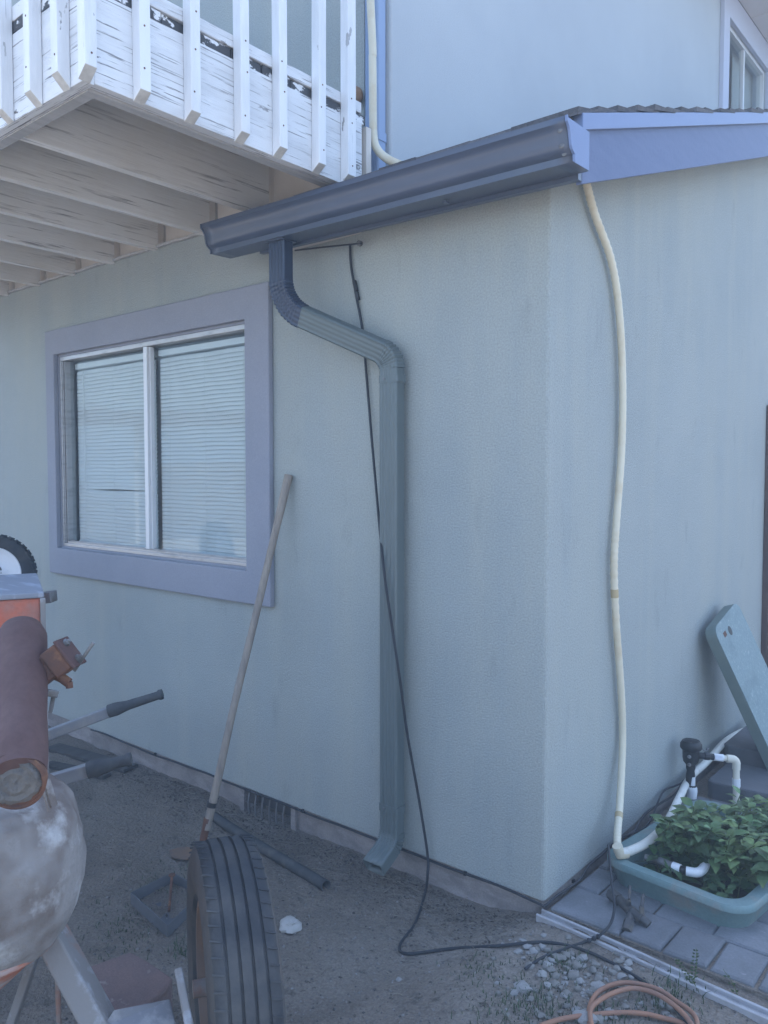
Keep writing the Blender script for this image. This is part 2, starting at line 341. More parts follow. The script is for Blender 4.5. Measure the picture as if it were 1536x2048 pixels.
uf=MB().box(-9,-.02,.0225,8,.0505,.0545); part(uf,'underside',M['concrete'])
# foundation vent
v=thing  # noqa
vent=MB().box(vx0,vx1,.105,.11,-.12,.055); vo=part(vent,'vent',M['dark_room'])
for a,b in ((vx0+.001,vx0+.032),(vx1-.03,vx1-.001)): part(MB().box(a,b,.004,.10,-.11,.0535),'vent_frame',M['concrete'],vo)
for k in range(6):
    x=vx0+.07+k*.048
    b=MB(); b.tube(cr([(x,.012,.054),(x+.004,-.004,0),(x+.002,.0,-.05),(x-.01,.02,-.11)],5),.004,6); part(b,'vent_bar',M['wire'],vo,smooth=True)
wm=MB()
for k in range(11):
    z=-.105+k*.0075
    wm.tube([(vx0+.03,.024,z),(vx1-.03,.024+.004*math.sin(k),z+.002)],.0009,4)
wm.tube(cr([(vx0+.04,.005,-.02),(vx0+.06,.0,-.012),(vx0+.09,.012,-.02)],5),.0014,5)
part(wm,'vent_mesh',M['wire'],vo)
# window
wt=framewall(tx0,tx1,tz0,tz1,ix0,ix1,iz0,iz1,-.03,-.0005)
win=part(wt,'window',M['trim'],bevel=.006)
rev=framewall(ix0,ix1,iz0,iz1,ix0+.012,ix1-.012,iz0+.012,iz1-.012,-.001,.075); part(rev,'reveal',M['trim'],win)
fx0,fx1,fz0,fz1=ix0+.0125,ix1-.0125,iz0+.0125,iz1-.0125
of=framewall(fx0,fx1,fz0,fz1,fx0+.016,fx1-.012,fz0+.018,fz1-.024,.001,.080); part(of,'frame',M['alu'],win,bevel=.002)
of2=MB().box(fx0+.0165,fx0+.026,.010,.07,fz0+.02,fz1-.026).box(fx0+.034,fx0+.041,.014,.07,fz0+.02,fz1-.026)
of2.box(fx0+.042,fx1-.013,.010,.016,fz0+.0185,fz0+.028).box(fx0+.042,fx1-.013,.024,.029,fz0+.0185,fz0+.033); part(of2,'track',M['alu'],win)
mx=-2.372
ml=MB().box(mx-.016,mx+.016,.004,.040,fz0+.0335,fz1-.025).box(mx+.0165,mx+.026,.020,.044,fz0+.0335,fz1-.025); part(ml,'mullion',M['white_alu'],win,bevel=.002)
for a,b,y in ((fx0+.0415,mx-.0,.046),(mx+.0,fx1-.0125,.041)):
    part(MB().box(a,b,y,y+.004,fz0+.0335,fz1-.025),'pane',M['glass'],win)
def blind(x0,x1,gap=None):
    q=MB(); z=fz0+.035; i=0
    top=fz1-.075
    while z<top:
        zz=z; tw=.004*math.sin(i*1.7)
        for a in range(5):
            pass
        nseg=14; prof=[(-.0118,-.0055),(-.006,.0005),(0,.0028),(.006,.0038),(.0118,.0030)]
        vs=[];fs=[]
        for k in range(nseg+1):
            x=x0+(x1-x0)*k/nseg; sag=.0012*math.sin(k*.9+i*.5)
            if gap and abs(i-gap[0])<2 and gap[1]<x<gap[2]:
                t=(x-gap[1])/(gap[2]-gap[1]); sag+=(-.009 if i==gap[0] else (.003 if i==gap[0]+1 else -.004))*math.sin(math.pi*t)
            for (u,w) in prof:
                ca,sa=math.cos(.88),math.sin(.88)
                vs.append((x,.080+u*ca-w*sa, zz+u*sa+w*ca+sag))
        m_=len(prof)
        for k in range(nseg):
            for j in range(m_-1): fs.append((k*m_+j,k*m_+j+1,(k+1)*m_+j+1,(k+1)*m_+j))
        q.add(vs,fs); z+=.0212; i+=1
    q.box(x0,x1,.066,.092,top+.004,top+.034).box(x0,x1,.070,.088,fz0+.021,fz0+.032)
    for t in (.12,.5,.88): q.tube([(x0+(x1-x0)*t,.0665,fz0+.03),(x0+(x1-x0)*t,.0665,top)],.0008,4)
    return q
for a,b,gp in ((fx0+.062,mx-.008,(14,fx0+.12,mx-.03)),(mx+.032,fx1-.014,None)):
    part(blind(a,b,gp),'blind',M['blind'],win,smooth=True)
part(MB().tube([(fx0+.16,.062,fz1-.09),(fx0+.165,.062,fz0+.32)],.0025,6),'wand',M['blind'],win)
# the room behind the window
rm=MB(); rm.add([(-3.6,.161,.8),(-1.3,.161,.8),(-1.3,1.8,.8),(-3.6,1.8,.8),(-3.6,.161,2.5),(-1.3,.161,2.5),(-1.3,1.8,2.5),(-3.6,1.8,2.5)],[(0,1,2,3),(4,7,6,5),(1,5,6,2),(2,6,7,3),(3,7,4,0)])
part(rm,'room_lining',M['interior'],win)
# upper storey
UX=-.855;UY=.2
uw=MB().box(-9,UX-.1605,UY,UY+.16,2.705,5.60); part(uw,'upper_wall',M['stucco'])
wy0,wy1,wz0,wz1=4.46,5.60,4.2,5.22
ub=MB()
def fwY(y0,y1,z0,z1,a0,a1,b0,b1,x0,x1):
    q=framewall(y0,y1,z0,z1,a0,a1,b0,b1,x0,x1); q.v=[Vector((p.y,p.x,p.z)) for p in q.v]; return q
part(fwY(UY,10,2.705,5.44,wy0,wy1,wz0,wz1,UX-.16,UX),'upper_wall',M['stucco_up'],bevel=.01)
uwin=part(fwY(wy0-.14,wy1+.14,wz0-.12,5.438,wy0,wy1,wz0,wz1,UX+.0005,UX+.035),'upper_window',M['upper_trim'],bevel=.004)
part(fwY(wy0,wy1,wz0,wz1,wy0+.03,wy1-.03,wz0+.03,wz1-.03,UX-.07,UX-.01),'upper_frame',M['white_alu'],uwin)
part(MB().box(UX-.05,UX-.015,(wy0+wy1)/2-.035,(wy0+wy1)/2+.0,wz0+.03,wz1-.03),'upper_mullion',M['white_alu'],uwin)
part(MB().box(UX-.040,UX-.036,wy0+.03,wy1-.03,wz0+.03,wz1-.03),'upper_pane',M['glass'],uwin)
cu=MB(); cu.add([(UX-.12,wy0+.57,wz0),(UX-.12,wy1,wz0),(UX-.12,wy1,wz1),(UX-.12,wy0+.57,wz1)],[(0,1,2,3)]); part(cu,'upper_curtain',M['blind'],uwin,solid=.006)
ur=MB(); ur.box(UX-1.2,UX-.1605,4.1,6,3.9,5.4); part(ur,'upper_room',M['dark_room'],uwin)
# upper roof and its soffit
so_=MB().box(UX+.036,-.25,-.25,10,5.44,5.46)
for k in range(26): so_.box(UX+.04,-.26,-.2+k*.4,-.185+k*.4,5.434,5.4395)
so_.box(UX+.3,UX+.31,-.25,10,5.434,5.4395); part(so_,'soffit',M['soffit'])
ro=MB().poly([(-.22,-.3,5.461),(-4.9,-.3,7.2),(-9.6,-.3,5.461),(-9.6,-.3,5.56),(-4.9,-.3,7.32),(-.2,-.3,5.60)],(0,10.5,0)); part(ro,'upper_roof',M['shingle'])
gb=MB().poly([(-9,UY+.01,5.6),(UX-.17,UY+.01,5.6),(-4.9,UY+.01,7.15)],(0,.1,0)); part(gb,'gable',M['stucco_up'])
part(MB().box(-9.5,-.24,-.25,UY-.001,5.462,5.475),'front_soffit',M['soffit'])
# lean-to roof: shingle courses, fascia, rake
sh=MB(); RL,RT=.333,2.642
def rz(y): return RT+RL*(y+.138)
y=-.155;c=0
while y<7.4:
    xl=UX+.002 if y>-.02 else -1.49
    xr=.178+R.uniform(-.006,.012); h=.010+R.uniform(0,.007); ex=.142
    cuts=[xl]; x=xl
    while x<xr-.30: x+=R.uniform(.16,.30); cuts.append(x)
    cuts.append(xr)
    for a,b in zip(cuts[:-1],cuts[1:]):
        l=R.uniform(-.002,.004); y0=y+R.uniform(-.006,.004); y1=y+ex+.05
        z0=rz(y0)+.012+l; z1=rz(y1)+.004
        sh.hexa([(a,y0,z0),(b,y0,z0),(b,y1,z1),(a,y1,z1),(a,y0,z0+h+.004),(b,y0,z0+h+.004),(b,y1,z1+.006),(a,y1,z1+.006)])
    y+=ex; c+=1
# starter layers on the eave
for k in range(14):
    a=-1.47+k*.118
    sh.hexa([(a,-.172,2.631),(a+.1175,-.172,2.631+.002*math.sin(k)),(a+.1175,-.02,2.692),(a,-.02,2.692),(a,-.172,2.640),(a+.1175,-.172,2.640),(a+.1175,-.02,2.699),(a,-.02,2.699)])
for k in range(11):   # a few warped tabs
    a=-.95+k*.1+R.uniform(-.02,.02); z=rz(-.1)+.022+R.uniform(0,.004)
    sh.hexa([(a,-.10,z),(a+.09,-.10,z+R.uniform(-.002,.006)),(a+.09,.02,z+.026),(a,.02,z+.026),(a,-.10,z+.005),(a+.09,-.10,z+.009),(a+.09,.02,z+.031),(a,.02,z+.031)])
part(sh,'shingles',M['shingle'])
dk=MB().poly([(0,-.138,2.612),(0,7.4,rk(7.4,2.612)),(0,7.4,rk(7.4,2.645)),(0,-.138,2.645)],(UX+.001,0,0)); dk.v=[p+Vector((.148,0,0)) for p in dk.v]
dk.v=[Vector((min(.148,max(UX+.001,p.x)),p.y,p.z)) for p in dk.v]; part(dk,'roof_deck',M['rim'])
f0=PY(590,491,-.138);f1=PY(1146,361,-.138); sl2=(f1.z-f0.z)/(f1.x-f0.x); zl=f1.z+sl2*(-1.30-f1.x); fa=MB().poly([(-1.30,-.138,zl),(.169,-.138,f1.z+sl2*(.169-f1.x)),(.169,-.138,2.64),(-1.30,-.138,2.64)],(0,.022,0)); part(fa,'fascia',M['slate'])
rf=MB().poly([(.17,-.1145,2.443),(.17,7.4,rk(7.4,2.443)),(.17,7.4,rk(7.4,2.601)),(.17,-.1145,2.609)],(-.02,0,0)); part(rf,'rake_board',M['blue_board'],bevel=.002)
rt=MB().poly([(.186,-.1445,2.594),(.186,7.4,rk(7.4,2.596)),(.186,7.4,rk(7.4,2.650)),(.186,-.1445,2.645)],(-.034,0,0))
part(rt,'rake_trim',M['blue_trim'],bevel=.002)
# white ledger end under the eave, door at the far right
part(MB().box(-1.36,-.842,-.036,-.0005,2.508,2.699),'ledger_board',M['blocking'],bevel=.003)
dr=part(MB().box(.0005,.035,2.625,3.62,.12,1.945),'door',M['brown_door'],bevel=.004)
part(MB().box(.0355,.05,2.64,3.6,.2,.28).box(.0355,.05,2.64,3.6,1.82,1.93).box(.0355,.05,2.64,2.74,.281,1.819),'door_rail',M['brown_door'],dr)
part(MB().lathe((.06,3.5,1.0),(1,0,0),[(.012,-.025),(.012,0),(.028,.01),(.03,.03),(.01,.045),(0,.045)],14),'door_knob',M['galv'],dr,smooth=True)
# corner post strip and ball on the upper wall
part(MB().box(-1.055,-.985,UY-.022,UY-.0005,2.75,5.4),'door_casing',M['stucco'])
bl=MB().lathe((-1.005,UY-.055,3.145),(.3,-1,0),[(.012,-.045),(.012,-.02),(.03,-.012),(.036,.005),(.033,.02),(.02,.032),(0,.036)],16); part(bl,'round_knob',M['knob'],smooth=True)

# ------------------------------------------------------------------ balcony
B=thing('balcony','weathered white timber balcony with peeling paint and square balusters','balcony',(-2.5,-.6,2.67))
FX,FY=-.84,-1.205; BL=-4.6
part(MB().box(FX-.038,FX,FY+.0385,-.002,2.672,2.938),'side_fascia',M['peelY'],B,bevel=.002)
part(MB().box(BL,FX,FY,FY+.038,2.668,2.936),'front_fascia',M['peelX'],B,bevel=.002)
part(MB().box(FX-.075,FX-.0385,FY+.0755,-.002,2.666,2.93),'rim_joist',M['rim'],B)
part(MB().box(BL,FX-.0385,FY+.0385,FY+.075,2.664,2.93),'front_rim_joist',M['rim'],B)
de=MB()
k=0; y=FY+.002
while y<-.01:
    w=.137; de.box(BL,FX-.004-R.uniform(0,.006),y,min(y+w-.006,.19),2.9395,2.974); y+=w
part(de,'deck_boards',M['darkdeck'],B,bevel=.002)
part(MB().box(FX-.04,FX-.0,FY+.0405,-.004,2.976,3.018),'side_curb',M['peelY'],B,bevel=.003)
part(MB().box(BL,FX-.0,FY,FY+.04,2.976,3.022),'front_curb',M['peelX'],B,bevel=.003)
part(MB().box(FX-.06,FX+.05,FY-.045,-.004,3.70,3.738),'side_rail',M['peelY'],B,bevel=.003)
part(MB().box(BL,FX-.0605,FY-.045,FY+.06,3.70,3.738),'front_rail',M['peelX'],B,bevel=.003)
def balu(cx,cy,side,w=.038,tilt=0.):
    q=MB(); zt=3.698; zo=2.694+R.uniform(-.004,.006); zi=2.664+R.uniform(-.003,.003); a=w/2
    if side:  x0,x1=FX+.001,FX+.041; p=[(x0,cy-a,zi),(x1,cy-a,zo),(x1,cy+a,zo),(x0,cy+a,zi)]; q.hexa(p+[(x,y_+tilt,zt) for x,y_,_ in p])
    else:     y0,y1=FY-.041,FY-.001; p=[(cx-a,y0,zo),(cx+a,y0,zo),(cx+a,y1,zi),(cx-a,y1,zi)]; q.hexa(p+[(x+tilt,y_,zt) for x,y_,_ in p])
    o=part(q,'baluster',[M['baluster'],M['rawend']],B,bevel=.0022)
    for f in o.data.polygons:
        if f.normal.z<-.3 and f.center.z<.1: f.material_index=1
    for z in (2.75,2.90,3.0):
        zz=z+R.uniform(-.02,.02); dd=R.uniform(-.008,.008)
        nl=MB().lathe((FX+.0415,cy+dd,zz) if side else (cx+dd,FY-.0415,zz),(1,0,0) if side else (0,-1,0),[(.0032,-.001),(.0032,.0004),(0,.0006)],8)
        part(nl,'nail_head',M['rust'],o)
balu(0,-1.200,True)
for cy in (-1.022,-.838,-.635,-.462,-.268): balu(0,cy,True,tilt=R.uniform(-.006,.006))
balu(0,-.105,True,w=.046)
for cx in (-.921,-1.084,-1.269,-1.44,-1.62,-1.80): balu(cx,0,False,tilt=R.uniform(-.006,.006))
for i,x in enumerate((-1.39,-1.81,-2.23,-2.635,-3.04,-3.45,-3.86,-4.27)):
    part(MB().box(x-.038,x,FY+.076,-.001,2.684+R.uniform(-.002,.004),2.938),'joist',M['joist'],B,bevel=.002)
    part(MB().box(x-.40,x+.0,.03,.06,2.7005,2.938),'blocking',M['blocking'],B)
part(MB().box(-1.388,-.845,.03,.06,2.7005,2.938),'blocking',M['blocking'],B)
# ragged caulk line on top of the wall
ck=MB(); 
pth=[(x*.04-4.6,-.004+.004*fbm(x*.3,1,1),2.701+.006*fbm(x*.5,2,1)) for x in range(0,84)]
ck.sweep(pth,[(-.012,-.007),(.012,-.006),(.01,.006),(-.01,.007)]); part(ck,'caulk_line',M['rim'],B)

# ------------------------------------------------------------------ gutter
G=thing('gutter','dark slate blue metal rain gutter along the low shingled eave','gutter',(-.64,-.2,2.46))
KP=[(-.1395,2.583),(-.1395,2.468),(-.243,2.466),(-.2445,2.486),(-.252,2.490),(-.262,2.497),(-.268,2.507),(-.271,2.522),(-.275,2.540),(-.279,2.550),(-.287,2.560),(-.2935,2.566),(-.294,2.582),(-.284,2.583),(-.283,2.576)]
GX0,GX1=-1.49,.203
def gzs(x): return .022*(GX1-x)/(GX1-GX0)
q=MB(); ng=30; n=len(KP); vs=[]
for i in range(ng+1):
    x=GX0+(GX1-GX0)*i/ng; wv=.0008*math.sin(i*.9)
    for (a,b) in KP: vs.append((x,a+wv,b+gzs(x)))
q.add(vs,[(i*n+j,i*n+j+1,(i+1)*n+j+1,(i+1)*n+j) for i in range(ng) for j in range(n-1)])
part(q,'trough',M['slate'],G,smooth=True,solid=.0016)
for x,mm in ((GX0-.0015,'slate'),(GX1+.0015,'slate')):
    e=MB(); pts=[(x,a,b+gzs(x)) for a,b in KP[:13]]; e.poly(pts,(.0012 if x>0 else -.0012,0,0))
    e.sweep([(x+(.004 if x>0 else -.004),a,b+gzs(x)) for a,b in KP[2:13]],[(-.004,-.002),(.004,-.002),(.004,.002),(-.004,.002)])
    part(e,'end_cap',M['blue_trim'] if x>0 else M['slate'],G)
e=MB()
for z,yy in ((2.552,-.279),(2.51,-.269),(2.492,-.252)): e.lathe((GX1-.022,yy-.001,z),(0,-1,.3),[(.009,-.001),(.006,.002),(0,.003)],8)
part(e,'sealant_blobs',M['galv'],G)
part(MB().box(-.30,-.285,-.20,-.18,2.462,2.469),'seam_clip',M['slate'],G)
part(MB().box(-1.165,-1.06,-.232,-.150,2.478,2.4845),'outlet',M['slate'],G)

# ------------------------------------------------------------------ downspout
P0=PY(560,483,-.19); ox=-1.112
def rrect(w,t,ribs=5,dep=.004,sc=1.,crimp=0.):
    pts=[];a=w/2*sc;b=t/2*sc;r=.008
    nn=ribs*4
    for k in range(nn+1):                       # front, b positive
        u=-a+r+(2*a-2*r)*k/nn
        ph=(k%4); d=dep if ph in (2,) else (dep*.6 if ph in (1,3) else 0)
        pts.append((u,b-d-crimp))
    pts+=[(a-.002,b-.003),(a,b-r),(a-dep*.5,b*.3),(a,0),(a-dep*.5,-b*.3),(a,-b+r),(a-r,-b)]
    pts+=[(-a+r,-b),(-a,-b+r),(-a+dep*.5,-b*.3),(-a,0),(-a+dep*.5,b*.3),(-a,b-r),(-a+.002,b-.003)]
    return pts
def arc(a,b,c,rad,n=14):
    a,b,c=map(Vector,(a,b,c)); t1=(a-b).normalized(); t2=(c-b).normalized(); ang=math.acos(max(-1,min(1,t1.dot(t2)))); L=rad/math.tan(ang/2)
    p=b+t1*L; q=b+t2*L; bis=(t1+t2).normalized(); cen=b+bis*(rad/math.sin(ang/2)); out=[]
    u=(p-cen); w=(q-cen); th=u.angle(w)
    for i in range(n+1):
        t=i/n; out.append((u*math.sin((1-t)*th)+w*math.sin(t*th))/math.sin(th)+cen)
    return out
yb=-.057
A0=Vector((ox,-.19,2.478)); A1=Vector((ox,-.19,2.222)); A2=Vector((-.639,yb,1.995)); A3=Vector((-.637,yb,.095)); A4=Vector((-.637,-.26,-.012))
e1=arc(A0,A1,A2,.175,22); e2=arc(A1,A2,A3,.075,14); e3=arc(A2,A3,A4,.075,12)
DS=thing('downspout','sage green ribbed downspout with a dark upper elbow, running down the wall by the window','downspout',(-.637,yb,0))
seg=[('upper_elbow','navy',[A0]+e1,True),('offset_pipe','sage_metal',[e1[-1],e2[0]],False),('middle_elbow','sage_metal',e2,True),('long_pipe','sage_metal',[e2[-1]]+[e2[-1].lerp(e3[0],t/20) for t in range(1,21)],False),('shoe','sage_metal',e3+[e3[-1].lerp(A4,.45)],True)]
uu=Vector((1,0,0))
for nm,mm,pth,el in seg:
    full=[]
    for i in range(len(pth)-1):
        n_=8 if (el and (pth[i+1]-pth[i]).length<.03) else 3
        full+=[pth[i].lerp(pth[i+1],k/n_) for k in range(n_)]
    full.append(pth[-1])
    if el: full=[Vector(p) for p in full]
    if nm=='upper_elbow': full[-1]=full[-1]+(full[-1]-full[-2])
    sc=1.045 if nm in ('upper_elbow','middle_elbow') else (1.03 if nm=='shoe' else 1.0)
    N_=len(full)
    if el:
        pf=lambda i:rrect(.088,.056,4,.003,sc*(1+ (0.035*math.sin(i*.45)*min(1,(i-8)/20,(N_-9-i)/20) if 8<i<N_-9 else 0)))
    else: pf=lambda i:rrect(.088,.056,4,.0022 if nm=='offset_pipe' else .0035,1.)
    q=MB(); q.sweep(full,pf,u0=uu,caps=(nm!='shoe')); uu=q.frames[-1][1]
    part(q,nm,M[mm],DS,smooth=True,solid=(.0015 if nm=='shoe' else 0))
for z in (e2[-1].z-.04,.235):
    q=MB().sweep([(-.637,yb,z+.014),(-.637,yb,z-.014)],rrect(.088,.056,4,.002,1.07),u0=(1,0,0)); st=part(q,'strap',M['sage_metal'],DS,smooth=True)
    part(MB().lathe((-.655,yb-.0285,z),(0,-1,0),[(.006,-.001),(.005,.003),(0,.004)],8),'screw',M['galv'],st)

# pipe and flexible conduit on the upper wall
up=MB().sweep([(-.912,UY-.034,5.42),(-.912,UY-.034,2.80)],rrect(.075,.055,4,.003),u0=(1,0,0))
UP=thing('wall_pipe','pale blue square pipe on the upper house corner beside the white conduit','pipe',(-.912,UY,2.8)); part(up,'pipe',M['pipe_blue'],UP,smooth=True)
part(MB().sweep([(-.912,UY-.034,2.965),(-.912,UY-.034,2.93)],rrect(.075,.055,4,.002,1.09),u0=(1,0,0)),'pipe_collar',M['pipe_blue'],UP,smooth=True)
cp=[(-1.0,.1,5.4)]+[PY(a,b,.10) for a,b in ((741,0),(745,120),(746,230),(748,280),(757,302),(775,318),(800,330))]
cpath=cr(cp,14)
UC=MB().tube(cpath,lambda i:.0165+(.0008 if (i%2 and i>50) else 0),12)
tag(UC.build('conduit',M['hose'],smooth=True,loc=(-.95,.1,2.8)),'white flexible conduit curving down onto the low roof beside the balcony','conduit')

# ------------------------------------------------------------------ hose on the side wall
HS=thing('drain_hose','yellowed ribbed hose hanging down the side wall from the blue rake board to the tub','hose',(.03,.54,0))
hp=[(1166,350),(1172,365),(1190,430),(1222,520),(1238,620),(1245,760),(1243,900),(1233,1040),(1228,1130),(1232,1240),(1242,1380),(1245,1480),(1240,1600),(1234,1706)]
hw=[PX(a,b,.024) for a,b in hp[:-2]]+[PX(1240,1600,.055),PZ(1235,1668,.185),PZ(1235,1704,.15)]; hpath=cr(hw,26)
rb=lambda i: .0142+(.0007 if (i%4<2) else -.0007)*(1 if (i<90 or 190<i<235) else .35)
part(MB().tube(hpath,rb,14),'riser',M['hose'],HS,smooth=True)
lp=[PX(1236,1706,.034),PZ(1262,1702,.135),PZ(1300,1680,.15),PX(1335,1640,.11),PX(1375,1560,.06),PX(1412,1525,.05),PX(1452,1482,.05),PX(1486,1462,.05)]
lp=[PZ(1237,1706,.125),PZ(1262,1701,.143),PZ(1298,1682,.146),PZ(1334,1645,.146),PZ(1358,1597,.135),PX(1380,1556,.055),PX(1414,1523,.05),PX(1452,1482,.05),PX(1486,1462,.05)]; lp[0]=PZ(1240,1706,.146)
part(MB().tube(cr(lp,14),.0165,14),'lower_run',M['hose_white'],HS,smooth=True)
for i_ in (8*26+14,12*26+10):
    part(MB().tube(hpath[i_-2:i_+3],.0152,14),'tape_band',M['tape'],HS,smooth=True)
hj=lp[0]; part(MB().tube([hj+Vector((-.006,-.012,.03)),hj+Vector((0,0,-.005)),hj+Vector((.012,.03,-.008))],.019,12),'fold',M['hose'],HS,smooth=True)

# ------------------------------------------------------------------ cables
CB=thing('hanging_cable','long black cable hanging from the eave past the downspout and trailing over the dirt','cable',(-.5,-.1,0))
c1=[PY(a,b,w) for a,b,w in ((700,488,-.012),(702,530,-.012),(712,590,-.012),(725,660,-.012),(732,740,-.012),(742,860,-.02),(757,1030,-.06),(769,1150,-.10),(785,1260,-.10),(800,1360,-.10),(815,1470,-.07),(838,1600,-.03),(855,1708,-.02))]
g1=[(855,1750),(850,1790),(830,1850),(800,1893),(815,1911),(900,1901),(1000,1895),(1090,1888),(1170,1905),(1260,1950),(1330,2000),(1375,2052),(1400,2090)]
c2=[]
for i,(a,b) in enumerate(g1):
    p=PG(a,b); p.z+=.006
    if i==0: p=PY(855,1750,-.05)
    c2.append(p)
part(MB().tube(cr(c1+c2,9),.0052,8),'wire',M['cable'],CB,smooth=True)
part(MB().tube([PY(709,562,-.013),PY(713,582,-.013)],.0085,8).tube([PY(713.5,584,-.013),PY(717,600,-.013)],.0075,8),'connector',M['black_plastic'],CB,smooth=True)
part(MB().tube(cr([PY(590,501,-.05),PY(650,494,-.05),PY(722,487,-.05)],6),.0035,6),'top_wire',M['cable'],CB)
part(MB().lathe(PY(720,487,-.04),(0,-1,0),[(.011,-.005),(.011,.01),(0,.013)],10),'hook',M['galv'],CB)
BC=thing('base_cable','thin dark cable clipped along the bottom edge of the stucco','cable',(0,0,.05))
pa=[]
for k in range(46):
    x=-2.95+k*(2.944/45); pa.append(Vector((x,-.009-.003*fbm(k*.21,3,1,2),.055+.012*fbm(k*.16,1,1,2)-.004)))
pb=[Vector((.008,-.006,.045)),Vector((.012,.06,.05))]+[Vector((.014+.02*max(0,math.sin(k*.7)),.06+k*.055,.056+.0015*k+.012*fbm(k*.3,7,1,2))) for k in range(1,26)]
part(MB().tube(cr(pa+pb,4),.0048,8),'wire',M['cable'],BC,smooth=True)
for (a,b,s_) in ((310,1488,0),(605,1603,0),(930,1727,0),(1147,1738,1),(1302,1608,1)):
    p=PY(a,b,-.012) if not s_ else PX(a,b,.014)
    p.z=.066
    part(MB().box(p.x-.006,p.x+.006,p.y-.004,p.y+.006,p.z-.020,p.z-.004),'clip',M['black_plastic'],BC,bevel=.002)
pb2=[Vector((.035+.02*math.sin(k*.5),.5+k*.07,.075+.004*k+.02*math.sin(k*.9+1))) for k in range(14)]
part(MB().tube(cr(pb2,5),.0042,6),'second_wire',M['cable'],BC,smooth=True)
IT=MB(); ip=[PZ(1217,1690,.17),PZ(1220,1730,.155),PZ(1226,1785,.11),PZ(1229,1815,.08),PZ(1222,1845,.05),PZ(1203,1868,.045),PZ(1180,1880,.02),PZ(1130,1897,.012),PZ(1085,1915,.01),PZ(1050,1938,.008)]
IT.tube(cr(ip,8),.0046,8)
for (a,b) in ((1196,1873),(1188,1877),(1178,1881)):
    p=PZ(a,b,.035); IT.lathe(p,(.6,.8,.3),[(.003,-.008),(.008,-.003),(.008,.003),(.003,.008)],8)
tag(IT.build('drip_tube',M['cable'],smooth=True,loc=(.2,.1,.03)),'thin black drip tube with barbed joint crossing the pale edging strip','drip tube')

# ------------------------------------------------------------------ long handled tool
top=PY(577,950,-.022); bot=PZ(411,1622,.0); bot=D(411,1622,(top-CAM).dot(av)*.0+3.02)
# straight line from wall contact down to the dirt
end=PG(398,1716)
SH=thing('long_handled_shovel','worn wooden shovel handle leaning on the wall beside the window','shovel',(end.x,end.y,0))
def along(t): return end.lerp(top,t)
part(MB().tube([along(t/14)+Vector((.003*math.sin(t*.7),.002*math.sin(t),0)) for t in range(1,15)],lambda i:.0165+.0025*(i>11)+(.001 if i<3 else 0),12),'handle',M['pole'],SH,smooth=True)
part(MB().tube([along(.128),along(.14)],.021,12),'collar',M['black_plastic'],SH,smooth=True)
part(MB().tube([along(.0),along(.055),along(.10)],lambda i:(.010,.016,.0185)[i],12),'socket',M['rust'],SH,smooth=True)
bd=MB(); c0=end+Vector((0,0,.012)); ux=Vector((-.75,-.35,0)).normalized(); wx=Vector((.35,-.75,0)).normalized()
bp=[c0+wx*-.015,c0+wx*.02,c0+ux*.03+wx*.055,c0+ux*.10+wx*.05,c0+ux*.14,c0+ux*.10+wx*-.045,c0+ux*.03+wx*-.05]
bd.poly(bp,(0,0,.004)); part(bd,'blade',M['rimrust'],SH)

# black pipe, rocks and scraps on the dirt
bq=[]
for a,b in ((428,1640),(470,1668),(520,1700),(580,1736),(652,1780)):
    p=PG(a,b); bq.append(Vector((p.x,p.y,p.z+.016)))
q=MB().sweep(cr(bq,6),[(.021*math.cos(t*math.pi/6),.021*math.sin(t*math.pi/6)) for t in range(12)],caps=False)
tag(q.build('black_pipe',M['black_poly'],smooth=True,solid=.003,loc=bq[2]),'dusty black plastic pipe lying on the dirt below the foundation vent','pipe')
def rock(r,seed,sq=.65,n=2):
    bm=bmesh.new(); bmesh.ops.create_icosphere(bm,subdivisions=n,radius=r)
    for v in bm.verts:
        d=1+.45*mn.noise(v.co/r*1.3+Vector((seed*3.3,0,0)))+.22*mn.noise(v.co/r*3+Vector((0,seed,0))); v.co*=d; v.co.z*=sq
    q=MB(); q.v=[v.co.copy() for v in bm.verts]; q.f=[tuple(v.index for v in f.verts) for f in bm.faces]; bm.free(); return q
def place(q,p,rot=0.):
    c,s=math.cos(rot),math.sin(rot); q.v=[Vector((p[0]+v.x*c-v.y*s,p[1]+v.x*s+v.y*c,p[2]+v.z)) for v in q.v]; return q
p=PG(580,1858); place(rock(.036,4,.7,3),(p.x,p.y,gz(p.x,p.y)+.014),.4)
q=place(rock(.036,4,.7,3),(p.x,p.y,gz(p.x,p.y)+.014),.4); tag(q.build('rock',M['whitestone'],smooth=True,loc=(p.x,p.y,0)),'pale angular rock alone on the dirt between the big tyre and the cable','rock')
p=PG(433,1640); q=place(rock(.018,9,.5,2),(p.x,p.y,gz(p.x,p.y)+.014)); tag(q.build('paper_scrap',M['paper'],loc=(p.x,p.y,0)),'tiny crumpled white scrap on the dirt beside the shovel handle','scrap')

for (pts_,w_,lab) in ((((104,1498),(262,1541)),.10,'dark weathered board lying flat at the wall foot behind the wheelbarrow handles'),(((96,1532),(215,1556)),.06,'narrow dark lath on the dirt between the wheelbarrow handles')):
    a=PG(*pts_[0]);b=PG(*pts_[1]); a.z+=.012;b.z+=.010
    tag(MB().bar(a,b,w_,.02).build('old_board',M['oldboard'],bevel=.003,loc=a),lab,'board')
